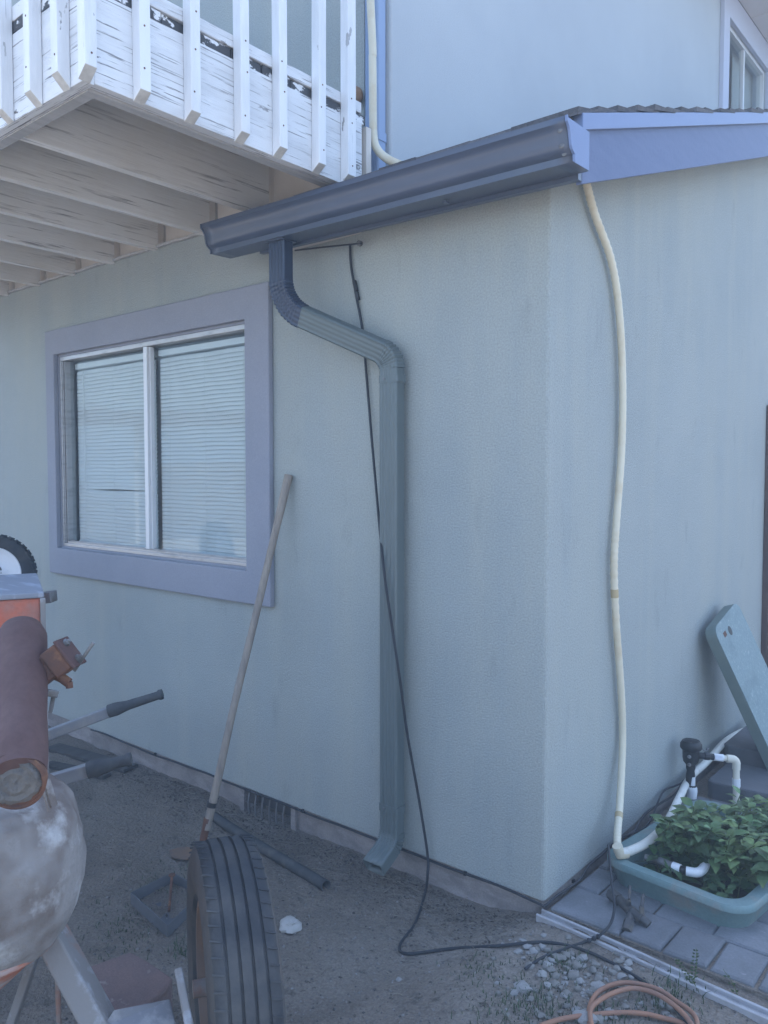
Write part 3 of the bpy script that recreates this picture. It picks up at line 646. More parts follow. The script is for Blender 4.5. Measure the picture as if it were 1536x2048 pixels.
# pebbles
base=[rock(1,i+20,R.uniform(.55,.8),2) for i in range(7)]
pm=[]
for i,b in enumerate(base):
    o=b.build('pebble',M['stone'] if i%2 else M['stone2'],smooth=True); pm.append(o.data); bpy.data.objects.remove(o)
cl=[((1180,1965),75,42,90),((1090,1925),65,32,45),((1050,1985),60,35,22),((1250,1925),50,28,14),((1140,2025),100,24,26),((1300,2010),70,28,20),((1040,1890),35,14,10),((820,1960),240,60,16)]
for (c,sx,sy,n) in cl:
    for k in range(n):
        a=c[0]+R.gauss(0,sx*.55); b=c[1]+R.gauss(0,sy*.55); p=PG(a,b)
        if p.y>-.045 or p.x>.72: continue
        r=R.choice((.004,.005,.006,.007,.008,.010,.012,.0145,.017))*R.uniform(.8,1.1)*(.55 if sx>200 else 1)
        o=bpy.data.objects.new('pebble',R.choice(pm)); S.collection.objects.link(o); o.location=(p.x,p.y,gz(p.x,p.y)+r*.18); o.scale=(r,r*R.uniform(.75,1.1),r*R.uniform(.75,1.0)); o.rotation_euler=(R.uniform(-.3,.3),R.uniform(-.3,.3),R.uniform(0,6))
        tag(o,'small grey pebble in the scatter of stones between the black cable and the orange hose','pebble','pebbles scattered on the dirt')
for (a,b,r) in ((1045,1978,.026),(1198,1976,.024),(1170,2040,.034)):
    p=PG(a,b); o=bpy.data.objects.new('cobble',pm[3]); S.collection.objects.link(o); o.location=(p.x,p.y,gz(p.x,p.y)+r*.25); o.scale=(r,r*.85,r*.8)
    tag(o,{1045:'flat brown cobble half sunk in the dirt where the weeds grow',1198:'smooth oval cobble among the pebbles just above the orange hose',1170:'largest flat cobble lying under the orange hose loops'}[a],'stone')
# tiny gravel, straw and weeds: nobody could count them
def ok(x,y): return y<.0 and not (-1.1<x<-.5 and -1.35<y<-1.1)
gr=MB()
for k in range(5200):
    a=R.uniform(100,1500); b=R.uniform(1500,2090); p=PG(a,b)
    if p.y>.012 or p.y<-2: continue
    r=R.choice((.0014,.0018,.0025,.0035,.005))*R.uniform(.7,1.3)
    z=gz(p.x,p.y)+r*.2; t=R.uniform(0,6)
    vs=[(p.x+r*math.cos(t+i*1.57)*R.uniform(.7,1.3),p.y+r*math.sin(t+i*1.57)*R.uniform(.7,1.3),z) for i in range(4)]
    gr.add(vs+[(p.x,p.y,z+r*R.uniform(.6,1.2)),(p.x,p.y,z-r)],[(0,1,4),(1,2,4),(2,3,4),(3,0,4),(1,0,5),(2,1,5),(3,2,5),(0,3,5)])
tag(gr.build('gravel',M['gravel']),kind='stuff')
stw=MB()
def straw(p,l):
    t=R.uniform(0,6.3); d=Vector((math.cos(t),math.sin(t),0)); e=Vector((-d.y,d.x,0))*R.uniform(-.3,.3)
    z=lambda q: gz(q.x,min(q.y,.02))+.003
    pts=[p,p+d*l*.5+e*l*.3,p+d*l]
    stw.tube([Vector((q.x,q.y,z(q)+R.uniform(0,.008))) for q in pts],.0011*R.uniform(.7,1.4),4)
for k in range(300):
    t=R.random()
    if t<.6:  # litter against the footing
        x=R.uniform(-2.0,-.05); p=Vector((x,R.uniform(-.28,-.01)*(.4+R.random()*.6),0))
    else:
        p=PG(R.uniform(150,1400),R.uniform(1560,2060))
        if p.y>-.02: continue
    straw(p,R.uniform(.012,.06))
tag(stw.build('dry_litter',M['straw']),kind='stuff')
fl=MB()
for k in range(2600):
    x=R.uniform(-2.6,.0); y=-abs(R.gauss(0,.13))-.004
    if k%5==0: p=PG(R.uniform(150,1300),R.uniform(1560,2060)); x,y=p.x,p.y
    if y>-.004 or y<-1.6: continue
    r=R.uniform(.003,.010); t=R.uniform(0,6.3); z=gz(x,y)+.002
    c_=Vector((x,y,z+R.uniform(.001,.006))); d=Vector((math.cos(t),math.sin(t),R.uniform(-.3,.4)))*r; e=Vector((-math.sin(t),math.cos(t),R.uniform(-.3,.3)))*r*R.uniform(.35,.7)
    fl.add([c_-d,c_-e*.8,c_+d,c_+e],[(0,1,2,3)])
tag(fl.build('leaf_litter',M['litter']),kind='stuff')
wd=MB()
def blade(p,h,d):
    s=Vector((-d.y,d.x,0)).normalized()*.0016
    a=p;b=p+Vector((0,0,h*.6))+d*.35;c=p+Vector((0,0,h))*.9+d
    wd.add([a-s,a+s,b+s*.8,b-s*.8,c],[(0,1,2,3),(3,2,4)])
for (cx,cy,sx,sy,n,hh) in ((1060,2010,90,45,420,.018),(1340,1990,60,30,200,.022),(1130,1930,50,25,120,.02),(330,1760,60,40,150,.014),(250,1860,60,60,200,.014),(960,1940,60,40,120,.014),(1230,2035,120,20,160,.018),(370,1905,30,20,80,.02)):
    for k in range(n):
        p=PG(cx+R.gauss(0,sx*.6),cy+R.gauss(0,sy*.6))
        if p.y>-.03: continue
        t=R.uniform(0,6.3); h=hh*R.uniform(.4,1.5)
        blade(Vector((p.x,p.y,gz(p.x,p.y)-.001)),h,Vector((math.cos(t),math.sin(t),0))*h*R.uniform(.2,1.1))
tag(wd.build('weeds',M['weed']),kind='stuff')
# upright weed sprigs by the edging
def sprig(pb,pt,n,lab):
    p0=PZ(*pb,.0); dep=(p0-CAM).dot(av); p1=D(*pt,dep)
    q=thing('weed_sprig',lab,'weed',p0); path=cr([p0,p0.lerp(p1,.5)+Vector((.006,0,.004)),p1],6)
    part(MB().tube(path,lambda i:.0014-.00006*i,5),'stem',M['stem'],q)
    lf=MB()
    for k in range(n):
        t=.25+.75*k/n; c=p0.lerp(p1,t); 
        for sg in (-1,1):
            d=(rv*sg*.9+Vector((R.uniform(-.3,.3),R.uniform(-.4,.4),.35))).normalized()*R.uniform(.010,.018)*(1.2-.5*t); s=d.cross(uv).normalized().cross(d).normalized()*.0035
            lf.add([c,c+d*.5+s,c+d,c+d*.5-s],[(0,1,2,3)])
    part(lf,'leaves',M['weed'],q)
sprig((1385,1975),(1392,1895),9,'feathery green weed growing through the pale edging strip')
sprig((1398,1985),(1350,1915),8,'fern like weed leaning low over the edging strip')
sprig((1478,2000),(1446,1938),3,'bare thin twig standing in front of the edging strip')

# ------------------------------------------------------------------ pavers, edging, tub
pv=MB()
def pav(x0,x1,y0,y1,z=.03):
    j=lambda:R.uniform(-.004,.004); dz=R.uniform(-.003,.003)
    b=.007; z1=z+dz
    o=[(x0+.003+j(),y0+.003+j()),(x1-.003+j(),y0+.003+j()),(x1-.003+j(),y1-.003+j()),(x0+.003+j(),y1-.003+j())]
    cxm=(x0+x1)/2;cym=(y0+y1)/2
    inn=[(cxm+(a-cxm)*(1-2*b/(x1-x0)),cym+(c-cym)*(1-2*b/(y1-y0))) for a,c in o]
    pv.add([(a,c,-.03) for a,c in o]+[(a,c,z1-b) for a,c in o]+[(a,c,z1+R.uniform(-.001,.001)) for a,c in inn],
      [(0,1,5,4),(1,2,6,5),(2,3,7,6),(3,0,4,7),(4,5,9,8),(5,6,10,9),(6,7,11,10),(7,4,8,11),(8,9,10,11)])
rows=[(.025,.215),(.215,.405),(.405,.595),(.595,.785),(.785,.975),(.975,1.165),(1.165,1.355)]
for i,(y0,y1) in enumerate(rows):
    xs_=[.012,.27,.408,.55,.69,.83,.97,1.11,1.25,1.39] if i==0 else [.012+((i*.09)%.14),]+[.012+((i*.09)%.14)+.20*k for k in range(1,8)]
    if i and xs_[0]>.05: xs_=[.012]+xs_
    for a,b in zip(xs_[:-1],xs_[1:]): pav(a,b,y0,y1)
tag(pv.build('paver_path',M['paver'],bevel=.002),kind='structure')
bs=MB().box(.006,1.5,.02,9,-.02,.018); tag(bs.build('paver_bed',M['dirt']),kind='structure')
ed=MB()
EP=[(-.012,-.02),(-.012,.030),(-.008,.034),(-.004,.030),(-.004,.018),(.026,.016),(.026,.030),(.030,.034),(.034,.030),(.034,-.02)]
path=[(x,.012-.055*(x/.75)+.003*math.sin(x*7),0) for x in [i*.05-.01 for i in range(31)]]
pts=[]
for (x,y0,z0) in path:
    for (a,b) in EP: pts.append((x,y0-a-.012,z0+b-.012))
n=len(EP); ed.add(pts,[(i*n+j,i*n+j+1,(i+1)*n+j+1,(i+1)*n+j) for i in range(len(path)-1) for j in range(n-1)])
tag(ed.build('edging_strip',M['edging'],solid=.0012,loc=(.3,0,0)),'pale metal edging strip between the grey pavers and the dirt','edging')
tag(MB().box(-14,9,-9.6,-3.3,-.05,.03).build('bounce_slab',M['bounce_slab'],loc=(0,-6,0)),kind='structure')  # unseen pale slab, added behind the camera to bounce sunlight onto the house
# flagstones stacked behind the tub
for (x0,x1,y0,y1,z0,z1,lab) in ((.10,.75,1.38,1.72,.0,.10,'dark flat flagstone lying behind the tub under the pipe elbow'),(.06,.80,1.74,2.3,.0,.17,'taller dark stone block behind the flagstone, half hidden by the green board')):
    q=MB().poly([(x0,y0+.02,z0),(x0+.03,y0,z0),(x1,y0+.03,z0),(x1,y1,z0),(x0,y1,z0)],(0,0,z1-z0)); tag(q.build('flagstone',M['slab'],bevel=.008,loc=((x0+x1)/2,(y0+y1)/2,z0)),lab,'stone')
TB=thing('planter_tub','shallow teal plastic tub with rounded rim, set on pavers and full of plants','tub',(.36,.66,.02))
rot=math.radians(-7); tc_=Vector((.375,.68,0)); tw,tl=.275,.405
def rr(w,l,r,z,n=7):
    o=[]
    for cx_,cy_,a0 in ((w-r,l-r,0),(-w+r,l-r,90),(-w+r,-l+r,180),(w-r,-l+r,270)):
        for k in range(n+1):
            a=math.radians(a0+90*k/n); x=cx_+r*math.cos(a); y=cy_+r*math.sin(a)
            o.append(Vector((tc_.x+x*math.cos(rot)-y*math.sin(rot),tc_.y+x*math.sin(rot)+y*math.cos(rot),z)))
    return o
def loft(q,rings,cap=False):
    b=len(q.v);n=len(rings[0])
    for r_ in rings: q.v+=r_
    for i in range(len(rings)-1):
        for j in range(n): q.f.append((b+i*n+j,b+i*n+(j+1)%n,b+(i+1)*n+(j+1)%n,b+(i+1)*n+j))
    if cap: q.f.append(tuple(b+(len(rings)-1)*n+j for j in range(n)))
q=MB(); loft(q,[rr(tw-.03,tl-.03,.09,.022),rr(tw-.012,tl-.012,.09,.085),rr(tw,tl,.095,.098),rr(tw,tl,.095,.112),rr(tw-.006,tl-.006,.092,.121),rr(tw-.03,tl-.03,.085,.125),rr(tw-.05,tl-.05,.07,.118),rr(tw-.058,tl-.058,.06,.10),rr(tw-.075,tl-.075,.05,.026)],True)
part(q,'shell',M['tub'],TB,smooth=True)
q=MB(); loft(q,[rr(tw-.076,tl-.076,.05,.036),rr(.01,.01,.005,.038)],True); part(q,'soil',M['soil'],TB,smooth=True)
# plant in the tub
PT=thing('leafy_plant','dense green leafy plant spilling over the back of the teal tub','plant',(.45,.8,.03))
stm=MB();lfs=MB();lfd=MB()
def leaf(q,c,d,l,w):
    d=d.normalized(); up=Vector((R.uniform(-.45,.45),R.uniform(-.45,.45),1)).normalized(); s=d.cross(up).normalized(); nrm=s.cross(d)
    pr=[(0,0,0),(.18,.33,.02),(.38,.5,.05),(.62,.40,.03),(.84,.17,-.03),(1,0,-.10)]
    vs=[c+d*l*t+nrm*l*h for t,_,h in pr]
    for sg in (1,-1): vs+=[c+d*l*t+s*sg*w*k+nrm*(l*h+.12*w*k) for t,k,h in pr[1:5]]
    q.add(vs,[(0,6,1),(1,6,7,2),(2,7,8,3),(3,8,9,4),(4,9,5),(0,1,10),(1,2,11,10),(2,3,12,11),(3,4,13,12),(4,5,13)])
def sprout(b,t,nl,dark):
    mid=b.lerp(t,.55)+Vector((R.uniform(-.03,.03),R.uniform(-.03,.03),.03)); path=cr([b,mid,t],6)
    stm.tube(path,.0022,5)
    for k in range(nl):
        f=.30+.70*k/max(1,nl-1); i=min(len(path)-1,int(f*(len(path)-1))); c=path[i]
        a=k*2.4+R.uniform(-.5,.5)
        for sg in (0,math.pi):
            d=Vector((math.cos(a+sg),math.sin(a+sg),R.uniform(-.25,.45))); l=R.uniform(.040,.094)*(1.15-.35*f)
            leaf(lfd if dark else lfs,c+d.normalized()*.006,d,l,l*R.uniform(.50,.62))
zones=[]
for k in range(120):
    a=R.uniform(1330,1590); lim=1590+max(0,1420-a)*.55
    b=R.uniform(lim,1745 if a>1420 else 1690); zones.append((a,b))
for (a,b) in zones:
    hgt=R.uniform(.17,.27); t=PZ(a,b,hgt)
    if t.x<.10 or t.y<.44: continue
    bs_=Vector((.30+.5*(t.x-.35)+R.uniform(-.05,.08),min(1.0,.70+.5*(t.y-.75)),.04)); bs_.x=min(.56,max(.2,bs_.x)); bs_.y=min(1.0,max(.42,bs_.y))
    sprout(bs_,t,R.choice((4,5,6)),False)
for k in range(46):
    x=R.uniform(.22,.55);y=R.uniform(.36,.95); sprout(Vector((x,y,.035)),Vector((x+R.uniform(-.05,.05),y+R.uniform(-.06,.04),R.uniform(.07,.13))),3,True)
part(stm,'stems',M['stem'],PT); part(lfs,'foliage',M['leaf'],PT); part(lfd,'shaded_foliage',M['leaf_shade'],PT)
# pipe fitting inside the tub
PF=thing('pipe_fitting','white and grey pvc pipe bend lying inside the teal tub below the leaves','pipe fitting',(.3,.5,.05))
fp=[PZ(a,b,.115) for a,b in ((1290,1715),(1318,1722),(1345,1733),(1372,1742),(1395,1745),(1408,1735),(1414,1715))]
part(MB().tube(fp[0:2],.013,12).tube(fp[1:3],.0155,12),'grey_pipe',M['galv'],PF,smooth=True)
part(MB().tube([fp[2],fp[2].lerp(fp[3],.6)],.0172,12),'coupling',M['pvc_white'],PF,smooth=True)
part(MB().tube([fp[2].lerp(fp[3],.6),fp[3]],.0135,12),'black_band',M['black_plastic'],PF,smooth=True)
part(MB().tube(cr(fp[3:7],6),.0165,14),'elbow',M['pvc_white'],PF,smooth=True)
part(MB().tube([fp[6],fp[6]+(fp[6]-fp[5])*.35],.0175,12),'end_ring',M['black_plastic'],PF,smooth=True)
part(MB().tube([fp[6]+(fp[6]-fp[5])*.35,fp[6]+(fp[6]-fp[5])*.9],.0165,12),'stub',M['pvc_white'],PF,smooth=True)

# ------------------------------------------------------------------ vacuum breaker valve with pvc elbow
VX=.085; v0=PX(1382,1500,VX); dep=(v0-CAM).dot(av); pxm=dep/F
VL=thing('irrigation_valve','black sprinkler valve with an ivory pvc elbow, standing by the side wall','valve',(VX,v0.y,.05))
def V(px,py,dd=0.): return D(px,py,dep+dd)
cz=lambda py: V(1382,py).z
c=Vector((v0.x,v0.y,0))
part(MB().lathe(c,(0,0,1),[(.0,cz(1482)+.006),(.038,cz(1483)+.005),(.047,cz(1487)),(.048,cz(1495)),(.043,cz(1498)),(.037,cz(1500)),(.036,cz(1516)),(.033,cz(1523)),(.022,cz(1529)),(0,cz(1530))],24),'bonnet',M['black_plastic'],VL,smooth=True)
part(MB().lathe(c+Vector((.0,0,0)),(0,0,1),[(.0,cz(1524)),(.019,cz(1525)),(.021,cz(1535)),(.017,cz(1542)),(.020,cz(1550)),(.020,cz(1572)),(.015,cz(1574)),(0,cz(1575))],16),'body',M['black_plastic'],VL,smooth=True)
for k in range(5):
    a=k*1.256; part(MB().lathe(c+Vector((.034*math.cos(a),.034*math.sin(a),cz(1483)+.005)),(0,0,1),[(.004,-.002),(.004,.002),(0,.003)],6),'screw',M['galv'],VL)
for py in (1514,1530): part(MB().lathe(V(1379,py,-.036),(-av),[(.008,-.008),(.008,.002),(.005,.003),(0,.003)],8),'test_cock',M['galv'],VL)
part(MB().tube([V(1384,1553),V(1384,1571)],.015,12).tube([V(1384,1571),V(1384,1576),V(1384,1582),V(1384,1596)],lambda i:(.018,.023,.024,.020)[i],14),'white_union',M['pvc_white'],VL,smooth=True)
part(MB().tube([V(1384,1570),V(1384,1574)],.020,12),'union_ring',M['black_plastic'],VL,smooth=True)
part(MB().sweep([V(1398,1511),V(1408,1512),V(1409,1512),V(1418,1513),V(1419,1513),V(1427,1514)],lambda i:[((.015,.015,.0175,.0175,.015,.015)[i]*math.cos(t*math.pi/4),(.015,.015,.0175,.0175,.015,.015)[i]*math.sin(t*math.pi/4)) for t in range(8)]),'black_nipple',M['black_plastic'],VL,smooth=True)
part(MB().tube([V(1427,1514),V(1446,1516)],.0165,14),'coupling',M['pvc_white'],VL,smooth=True)
st=MB(); a0,a1=V(1431,1510,-.0169),V(1445,1512,-.0169); b0,b1=V(1431,1519,-.0169),V(1445,1521,-.0169); st.poly([a0,a1,b1,b0],tuple(-av*.0008)); part(st,'sticker',M['label'],VL)
part(MB().tube([V(1446,1516),V(1453,1517)],.0135,12),'pipe',M['pvc'],VL,smooth=True)
e_=arc(V(1453,1517),V(1473,1518.5),V(1472.5,1540),.022,10)
part(MB().tube([V(1453,1517)]+e_+[V(1472.5,1539)],.0178,14),'elbow',M['pvc'],VL,smooth=True)
part(MB().tube([V(1472.5,1539),V(1472.5,1558)],.0150,14),'drop_pipe',M['pvc'],VL,smooth=True)
part(MB().tube([V(1472.5,1557),V(1472.5,1573)],.0180,14),'drop_coupling',M['pvc_white'],VL,smooth=True)
part(MB().tube([V(1472.5,1573),V(1472.5,1640)],.0150,12),'buried_pipe',M['pvc'],VL,smooth=True)
part(MB().tube(cr([V(1404,1497),V(1410,1502),V(1416,1499)],4),.003,6).lathe(V(1415,1498),(0,0,1),[(.006,-.003),(.006,.003),(0,.005)],8),'bleed_screw',M['galv'],VL,smooth=True)

# tap manifold lying by the tub
MF=thing('hose_manifold','dark tarnished tap splitter lying on the pavers in front of the teal tub','tap splitter',(.28,.08,.03))
def Q(px,py,z): return PZ(px,py,z)
part(MB().tube([Q(1232,1793,.06),Q(1264,1824,.06)],.017,12).tube([Q(1262,1821,.06),Q(1284,1838,.055)],.016,12),'body',M['oldmetal'],MF,smooth=True)
part(MB().tube([Q(1262,1826,.055),Q(1257,1846,.045)],.012,12).tube([Q(1258,1842,.05),Q(1253,1862,.034)],.017,6),'outlet',M['oldmetal'],MF)
part(MB().tube([Q(1283,1836,.055),Q(1298,1850,.042)],.014,12),'outlet',M['oldmetal'],MF,smooth=True)
part(MB().tube([Q(1221,1787,.06),Q(1238,1800,.06)],.021,6),'inlet_nut',M['oldmetal'],MF)
part(MB().bar(Q(1258,1812,.07),Q(1257,1800,.095),.016,.012).bar(Q(1258,1803,.09),Q(1260,1776,.105),.010,.026),'lever',M['oldmetal'],MF,bevel=.003)
part(MB().bar(Q(1284,1832,.06),Q(1283,1812,.09),.016,.012).bar(Q(1283,1816,.085),Q(1287,1792,.10),.010,.024),'lever',M['oldmetal'],MF,bevel=.003)

# leaning board
tl_=Vector((.085,1.49,.800)); bl_=Vector((.385,1.72,.0)); ln=(bl_-tl_); wv_=Vector((.04,.36,.012)).normalized(); wv_=(wv_-ln.normalized()*wv_.dot(ln.normalized())).normalized(); nn_=wv_.cross(ln.normalized()).normalized()
if nn_.x>0: nn_=-nn_
BW=.345; L_=ln.length; lu=ln.normalized(); rc=.05
pts=[tl_+wv_*rc*(1-math.sin(a))+lu*rc*(1-math.cos(a)) for a in [0]]
out=[]
for k in range(7):
    a=math.pi/2*k/6; out.append(tl_+wv_*(rc-rc*math.cos(a))+lu*(rc-rc*math.sin(a)))
for k in range(7):
    a=math.pi/2*k/6; out.append(tl_+wv_*(BW-rc+rc*math.sin(a))+lu*(rc-rc*math.cos(a)))
out+=[tl_+wv_*BW+lu*L_,tl_+lu*L_]
LB=thing('leaning_board','thick speckled green board with rounded top and a slot, leaning on the side wall','board',(bl_.x,bl_.y,0))
part(MB().poly(out,tuple(nn_*.003)),'face',M['board'],LB)
part(MB().poly([p+nn_*.0035 for p in out],tuple(nn_*.055)),'body',M['board_side'],LB,bevel=.006)
sl_=MB(); c=tl_+wv_*(BW*.42)+lu*.075-nn_*.0008
sl_.poly([c+wv_*.018*math.cos(t*math.pi/6)+lu*.024*math.sin(t*math.pi/6) for t in range(12)],tuple(nn_*.0006)); c2_=tl_+wv_*(BW*.24)+lu*.065-nn_*.0008
part(sl_,'slot',M['black_plastic'],LB)
part(MB().poly([c2_+wv_*a+lu*b for a,b in ((-.016,-.012),(.016,-.012),(.016,.012),(-.016,.012))],tuple(nn_*.0006)),'notch',M['rust'],LB)

# orange hose coil
OH=MB()
hp_=[PG(a,b) for i,(a,b) in enumerate(((1080,2060),(1130,2045),(1200,2036),(1270,2034),(1320,2043),(1370,2062),(1330,2110),(1230,2110),(1180,2060),(1182,2020),(1205,1992),(1250,1979),(1310,1990),(1350,2015),(1392,2052),(1380,2110),(1290,2130),(1200,2090),(1180,2046),(1200,2020),(1240,2001),(1275,1997),(1320,2012),(1368,2050),(1400,2100)))]
for i,p in enumerate(hp_): p.z=gz(p.x,p.y)+.012+.009*(i//9)
OH.tube(cr(hp_,10),.0070,10); tag(OH.build('garden_hose',M['orange_hose'],smooth=True,loc=(.45,-.3,0)),'orange garden hose lying in loops beside the pebble scatter','hose')

# ------------------------------------------------------------------ red paver, metal box
BK=MB(); zt=.095
zt=.055
tp=[PZ(a,b,zt) for a,b in ((178,1932),(262,1902),(300,1924),(346,1955),(335,1972),(318,1990),(240,2040),(205,2030))]
BK.poly(tp,(0,0,-.115)); tag(BK.build('paving_stone',M['redstone'],bevel=.008,loc=tp[0]),'chunky red concrete paving stone on the dirt beside the big tyre','paving stone')
MX_=thing('metal_box','low open metal box half sunk in the dirt behind the big tyre','box',(-1.12,-.75,0))
q=[PZ(a,b,-.02) for a,b in ((262,1785),(345,1745),(410,1780),(335,1850))]
mbx=MB()
for i in range(4):
    a=q[i];b=q[(i+1)%4]; dn=Vector((0,0,-.075)); mbx.add([a,b,b+dn,a+dn],[(0,1,2,3)])
part(mbx,'sides',M['slab'],MX_,solid=.004)
part(MB().add([p+Vector((0,0,-.045)) for p in q],[(0,1,2,3)]),'floor',M['slab'],MX_)
part(MB().tube([PZ(344,1752,-.01),PZ(338,1822,-.055)],.005,8).lathe(PZ(344,1750,-.008),(0,0,1),[(.012,-.003),(.014,0),(.012,.003)],12),'bolt',M['rust'],MX_,smooth=True)

# ------------------------------------------------------------------ concrete mixer
CM=thing('concrete_mixer','old orange concrete mixer caked with cement, with a large road tyre','concrete mixer',(-1.15,-1.9,0))
# road wheel
wc=D(458,1705,1.97); wc=Vector((wc.x,wc.y,0)); wr=.335
e_dir=(hv*-1+rv*.34).normalized(); wn=Vector((e_dir.y,-e_dir.x,0)); wc=wc+e_dir*.0; wc.z=gz(wc.x,wc.y)+wr-.008
wd_=.148; hwid=wd_/2
prof=[]
def tyre_prof(hw,ro,ri):
    return [(ri,-hw*.78),(ri+.02,-hw*.98),(ri+(ro-ri)*.5,-hw*1.10),(ro-.032,-hw*1.06),(ro-.014,-hw*.96),
      (ro-.005,-hw*.84),(ro-.003,-hw*.62),(ro-.0075,-hw*.60),(ro-.0075,-hw*.54),(ro-.001,-hw*.52),(ro,-hw*.24),(ro-.007,-hw*.22),(ro-.007,-hw*.16),(ro,-hw*.14),
      (ro,hw*.14),(ro-.007,hw*.16),(ro-.007,hw*.22),(ro,hw*.24),(ro-.001,hw*.52),(ro-.0075,hw*.54),(ro-.0075,hw*.60),(ro-.003,hw*.62),(ro-.005,hw*.84),
      (ro-.014,hw*.96),(ro-.032,hw*1.06),(ri+(ro-ri)*.5,hw*1.10),(ri+.02,hw*.98),(ri,hw*.78)]
whl=MB().lathe(wc,wn,tyre_prof(hwid,wr,.19),96,closed=True)
# sipes across the outer ribs
x_=wn.orthogonal().normalized(); y_=wn.cross(x_)
for k in range(64):
    t=2*math.pi*k/64
    for (h0,h1) in ((-hwid*1.0,-hwid*.64),(hwid*.64,hwid*1.0)):
        rad=x_*math.cos(t)+y_*math.sin(t); rad2=x_*math.cos(t+.02)+y_*math.sin(t+.02)
        whl.bar(wc+rad*(wr-.0045)+wn*h0*.95,wc+rad2*(wr-.0022)+wn*h1,.004,.003,up=tuple(rad))
WH=part(whl,'wheel',[M['rubber'],M['dusty_rubber']],CM,smooth=True)
for f in WH.data.polygons:
    q_=Vector(f.center)+wl(WH)-wc; h_=q_.dot(wn); r_=(q_-wn*h_).length
    if abs(h_)>hwid*.9 and r_<wr-.018: f.material_index=1
rmm=MB().lathe(wc,wn,[(.19,-hwid*.80),(.192,-hwid*.6),(.165,-hwid*.4),(.16,0),(.165,hwid*.5),(.185,hwid*.6),(.197,hwid*.86),(.186,hwid*.84),(.17,hwid*.55),(.13,hwid*.30),(.07,hwid*.36),(.05,hwid*.62),(.03,hwid*.64),(0,hwid*.64)],48)
part(rmm,'rim',M['rimrust'],WH,smooth=True)
# axle, beams
ax0=wc+wn*-.02; ax1=wc+wn*.09
part(MB().tube([ax0,ax1],.02,12),'axle',M['frame'],CM,smooth=True)
# drum
dc=D(-62,1730,1.75); dz=dc.z; dc=Vector((dc.x,dc.y,0)); axd=Vector((.04,.10,1)).normalized()
dp=[(.05,-.30),(.095,-.262),(.13,-.222),(.185,-.155),(.190,-.148)]
dp2=[(.190,-.149),(.212,-.12),(.226,-.08),(.234,-.03),(.234,.02),(.228,.07),(.212,.11),(.198,.14),(.176,.160),(.14,.168),(0,.172)]
dcz=Vector((dc.x,dc.y,dz))
def batter(q,c,amp,sc,amp2=0.,sc2=1.):
    for i,v in enumerate(q.v):
        d=Vector((v.x-c.x,v.y-c.y,v.z-c.z)); 
        if d.length>1e-6: q.v[i]=v+d.normalized()*(amp*mn.noise(v*sc)+amp2*max(0,mn.noise(v*sc2+Vector((5,1,2)))))
    return q
def dense(p,n=4):
    o=[]
    for (a,b) in zip(p[:-1],p[1:]): o+=[(a[0]+(b[0]-a[0])*k/n,a[1]+(b[1]-a[1])*k/n) for k in range(n)]
    return o+[p[-1]]
db=part(batter(MB().lathe(dcz,axd,dense(dp,4),110),dcz,.006,7,.004,22),'drum_cone',M['drum_bottom'],CM,smooth=True)
dm=part(batter(MB().lathe(dcz,axd,dense(dp2,6),140),dcz,.009,6,.011,17),'drum',M['drum'],CM,smooth=True)
part(MB().lathe(dcz,axd,[(.1915,-.156),(.198,-.154),(.2,-.147),(.198,-.14),(.1915,-.138)],56,closed=True),'ring_gear',M['drum_bottom'],dm,smooth=True)
# housing
h1=D(83,1183,2.0);hz=h1.z
hr=rv; hf=hv  # box square to the machine
hx=(rv*.90+hv*.43).normalized(); hy=Vector((-hx.y,hx.x,0))
def hb(u0,u1,w0,w1,z0,z1):
    o=Vector((h1.x,h1.y,0)); f=lambda u,w,z:o+hx*u+hy*w+Vector((0,0,z))
    return [f(u0,w0,z0),f(u1,w0,z0),f(u1,w1,z0),f(u0,w1,z0),f(u0,w0,z1),f(u1,w0,z1),f(u1,w1,z1),f(u0,w1,z1)]
part(MB().hexa(hb(-.50,0,.0,.40,.60,hz-.016)),'housing',M['orange'],CM,bevel=.006)
part(MB().hexa(hb(-.506,.006,-.006,.408,hz-.0155,hz)),'housing_lid',M['lid'],CM,bevel=.004)
part(MB().hexa(hb(-.004,.0085,-.008,.002,.60,hz-.016)),'housing_edge',M['frame'],CM,bevel=.002)
# yoke tube and its caked end cap
ta=D(44,1258,1.74); tb=D(38,1552,1.44)
tu=(ta-tb).normalized()
part(batter(MB().lathe(tb,tu,dense([(.0475,.0),(.0485,.03),(.050,(ta-tb).length-.03),(.042,(ta-tb).length-.006),(.03,(ta-tb).length+.004),(.0005,(ta-tb).length+.006)],10),48),tb+Vector((.3,.3,0)),.003,14),'yoke_tube',M['brown_tube'],CM,smooth=True)
cn=(-tu*.55-av*.75+Vector((0,0,.1))).normalized()
capc=tb-tu*.004-rv*.006+Vector((0,0,-.004))
part(MB().lathe(capc,cn,[(.046,-.03),(.052,-.012),(.054,.006),(.048,.010),(.046,.004)],40),'yoke_rim',M['rust'],CM,smooth=True)
part(batter(MB().lathe(capc,cn,dense([(.0475,.000),(.043,.005),(.036,.009),(.027,.006),(.018,.010),(.009,.007),(.0005,.009)],4),60),capc-cn*.05,.003,40,.006,90),'yoke_cap',M['capdirt'],CM,smooth=True)
wb_=MB().sweep([tb.lerp(ta,.62)+rv*(.047*math.sin(t*.35))-av*(.049*math.cos(t*.35)) for t in range(-4,5)],[(.004*math.cos(a*1.05),.004*math.sin(a*1.05)) for a in range(6)])
part(wb_,'weld_seam',M['rust'],CM,smooth=True)
gp=MB(); gp.poly([D(-40,1290,1.93),D(20,1262,1.93),D(52,1238,1.92),D(30,1330,1.88),D(5,1420,1.80),D(-40,1480,1.78)],tuple(av*.01)); part(gp,'gusset',M['orange'],CM)
